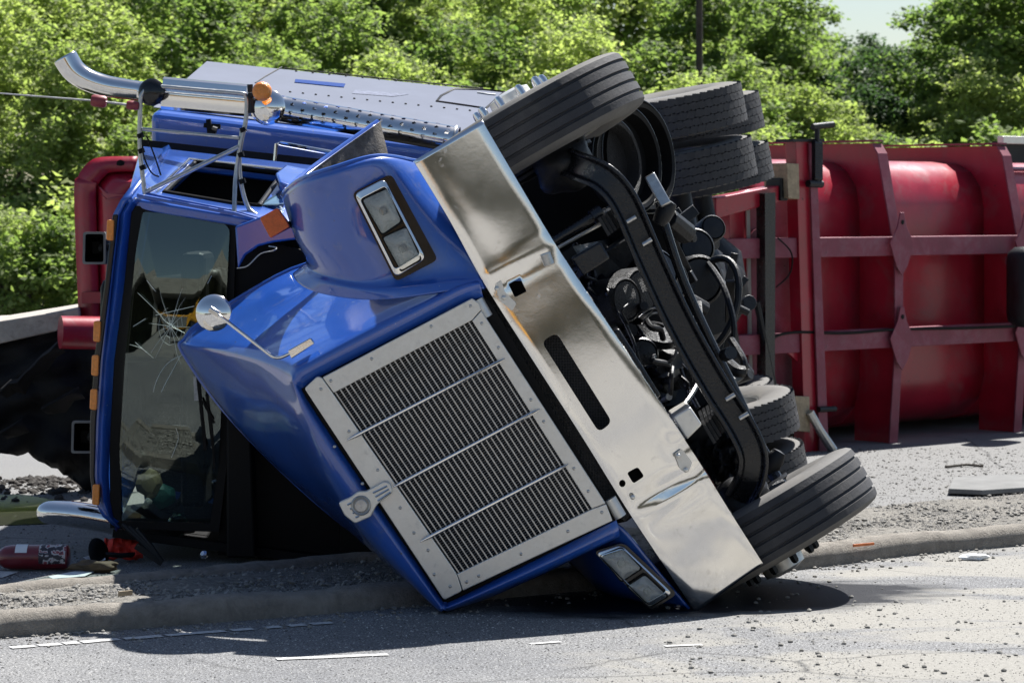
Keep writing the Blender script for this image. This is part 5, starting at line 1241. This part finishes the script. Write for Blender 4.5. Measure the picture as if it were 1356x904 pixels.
# (pixel column, distance, pixel row of the top, kind)
for x, Y, ty, kd in ((-60, 36, -60, 'pale'), (60, 34, 10, 'pale'), (165, 35, 0, 'pale'), (30, 39, -120, 'pale'), (150, 41, -140, 'pale'), (260, 38, -70, 'green'), (330, 35, 30, 'green'), (420, 38, -40, 'green'), (520, 35, 20, 'pale'),
                     (480, 42, -130, 'green'), (610, 37, 0, 'green'), (700, 39, -60, 'pale'), (640, 44, -150, 'green'), (780, 37, 5, 'pale'), (860, 40, -90, 'green'), (930, 37, 25, 'green'), (980, 41, -60, 'green'),
                     (1050, 43, 5, 'green'), (1015, 38, 75, 'pale'), (1085, 38, 95, 'pale'), (1150, 46, 35, 'dark'), (1175, 43, 60, 'dark'), (1120, 41, 70, 'dark'), (1215, 45, 70, 'green'), (1305, 42, -50, 'green'), (1345, 41, -90, 'green'), (1310, 39, 60, 'pale'),
                     (1420, 42, -60, 'green'), (1210, 41, 120, 'pale'), (1260, 40, 110, 'pale'), (360, 46, -180, 'green'), (230, 47, -190, 'green'), (560, 48, -190, 'green'), (760, 48, -190, 'green'), (920, 49, -170, 'green'), (80, 47, -190, 'green'),
                     (-40, 45, -180, 'green'), (1060, 52, 18, 'green'), (1200, 54, 40, 'green'), (1340, 50, -120, 'green'), (1130, 56, 42, 'green'), (1470, 44, -80, 'green'), (-150, 42, -120, 'green'), (300, 44, -120, 'pale'), (430, 50, -200, 'green'), (690, 50, -200, 'pale'), (840, 46, -120, 'pale'), (990, 48, -110, 'green'), (150, 50, -220, 'green'), (560, 42, -90, 'pale'), (1340, 48, -90, 'pale'), (1400, 47, -120, 'pale')):
    row = 'nearest the road' if Y < 38 else 'in the middle of the wood' if Y < 44 else 'deep in the wood'
    tree(kd, x, Y, ty, {'green': 'mid-green', 'pale': 'pale yellow-green', 'dark': 'dark green'}[kd] + ' leafy tree ' + row + ', ' + mark(x), LB[kd][1])
for i, (x, Y, ty) in enumerate(((-20, 31, 250), (45, 30.5, 262), (90, 32, 240), (20, 33, 215), (125, 33, 200), (170, 33.5, 150), (1010, 34, 160), (1065, 34.5, 165), (1120, 35, 140), (1160, 36, 165), (1215, 37, 160), (1262, 37, 150), (1310, 38, 150), (1350, 38, 140), (250, 33, 120), (340, 33, 110), (450, 33.5, 100), (560, 34, 105), (650, 34, 90), (880, 34, 80), (950, 35, 90), (1400, 39, 130))):
    p = P(x, HY, Y); z0 = ground_z(p); ztop = H + (HY - ty) / F * Y; k = (ztop - z0) / 2.05
    if k > 1.25:
        kd = ('green', 'pale')[i % 2]; tree(kd, x, Y, ty, 'short ' + ('mid-green', 'pale')[i % 2] + ' young tree at the wood edge, ' + mark(x), LB[kd][1], asp=1.25); continue
    o = thing('shrub', 'low bright green shrub at the wood edge, ' + mark(x), 'shrub', V((p.x, Y, z0)), 'verge shrubs'); o.rotation_euler.z = R.random() * 6.28
    s_ = bpy.data.objects.new('stem', stem); COL.objects.link(s_); s_.parent = o; s_.scale = (k, k, k)
    c_ = bpy.data.objects.new('foliage', R.choice(bush)); COL.objects.link(c_); c_.parent = o; c_.location = (0, 0, 1.0 * k); c_.scale = (k * 1.05, k * 1.05, k)

# utility pole and wires among the trees
up = P(926, HY, 36); up.z = ground_z(up); po = thing('utility_pole', 'dark wooden utility pole rising among the trees', 'pole', up)
b = MB(); b.tube([up - V((0, 0, .3)), up + V((0, 0, 9))], [.045, .04], 10); b.build('pole_shaft', M['bark'], po)
b = MB(); b.bar(up + V((-.9, 0, 8.3)), up + V((.9, 0, 8.3)), .1, .1); b.build('cross_arm', M['bark'], po)

# ------------------------------------------------------------------ behind the camera, seen only in glass and polish: overpass and yellow recovery truck
OV = thing('overpass', 'concrete road overpass on piers behind the viewer', 'bridge', V((0, -26, 0)))
b = MB(); pts = []
for i in range(-14, 15):
    x = i * 5.0; yy = -26 - .0025 * x * x; pts.append((x, yy))
b.grid([[V((x, y, z)) for (d, z) in ((0, 4.4), (0, 6.0), (.5, 6.0), (.5, 5.4), (9, 5.4), (9, 4.4), (0, 4.4)) for y in [yy - d]] for x, yy in pts]); b.build('deck', M['conc'], OV, smooth=20)
for x in (-32, -12, 12, 32):
    b = MB(); b.box((x, -31 - .0025 * x * x, 2.2), (.6, 0, 0), (0, 3.2, 0), (0, 0, 2.21)); b.build('pier', M['conc'], OV, smooth=0, bevel=.1)
b = MB(); b.grid([[V((x, yy - d, z)) for x, yy in pts] for d, z in ((6.5, -.02), (8.5, 2.6), (9.2, 4.9), (20, 5.4))]); tag(b.build('dark_reflection_bank', M['bank'], None), kind='structure')  # unseen bank added to give the bumper's upper end a dark reflection
YT = thing('recovery_truck', 'yellow recovery truck parked under the overpass', 'truck', V((-6.2, -17, 0)))
b = MB(); b.prism([V((-8.6, -15.6, .7)), V((-8.6, -15.6, 2.7)), V((-7.6, -15.6, 2.8)), V((-7.1, -15.6, 1.75)), V((-6.4, -15.6, 1.6)), V((-6.4, -15.6, .7))], (0, -2.2, 0)); b.build('cab', M['yellow'], YT, smooth=0, bevel=.12)
b = MB(); b.cube(-12.4, -8.7, -17.8, -15.6, .8, 1.9); b.build('body', M['yellow'], YT, smooth=0, bevel=.06)
b = MB(); b.cube(-12.0, -9.2, -15.62, -15.56, .95, 1.75); b.build('locker', M['grey'], YT, smooth=0)
b = MB(); b.add([V((-8.4, -15.57, 1.75)), V((-7.25, -15.57, 1.75)), V((-7.65, -15.57, 2.5)), V((-8.4, -15.57, 2.5))], [[0, 1, 2, 3]]); b.build('side_window', M['black_gloss'], YT, smooth=0, solid=.02)
for x in (-7.2, -11.2):
    for y in (-15.8, -17.6):
        b = MB(); b.lathe([(.0005, .12), (.25, .12), (.28, .14), (.48, .13), (.5, .08), (.5, -.08), (.48, -.13), (.0005, -.13)], (x, y, .5), (0, 1, 0), 28); b.build('wheel', M['rubber'], YT, smooth=40)
YT.location.x += 4.6
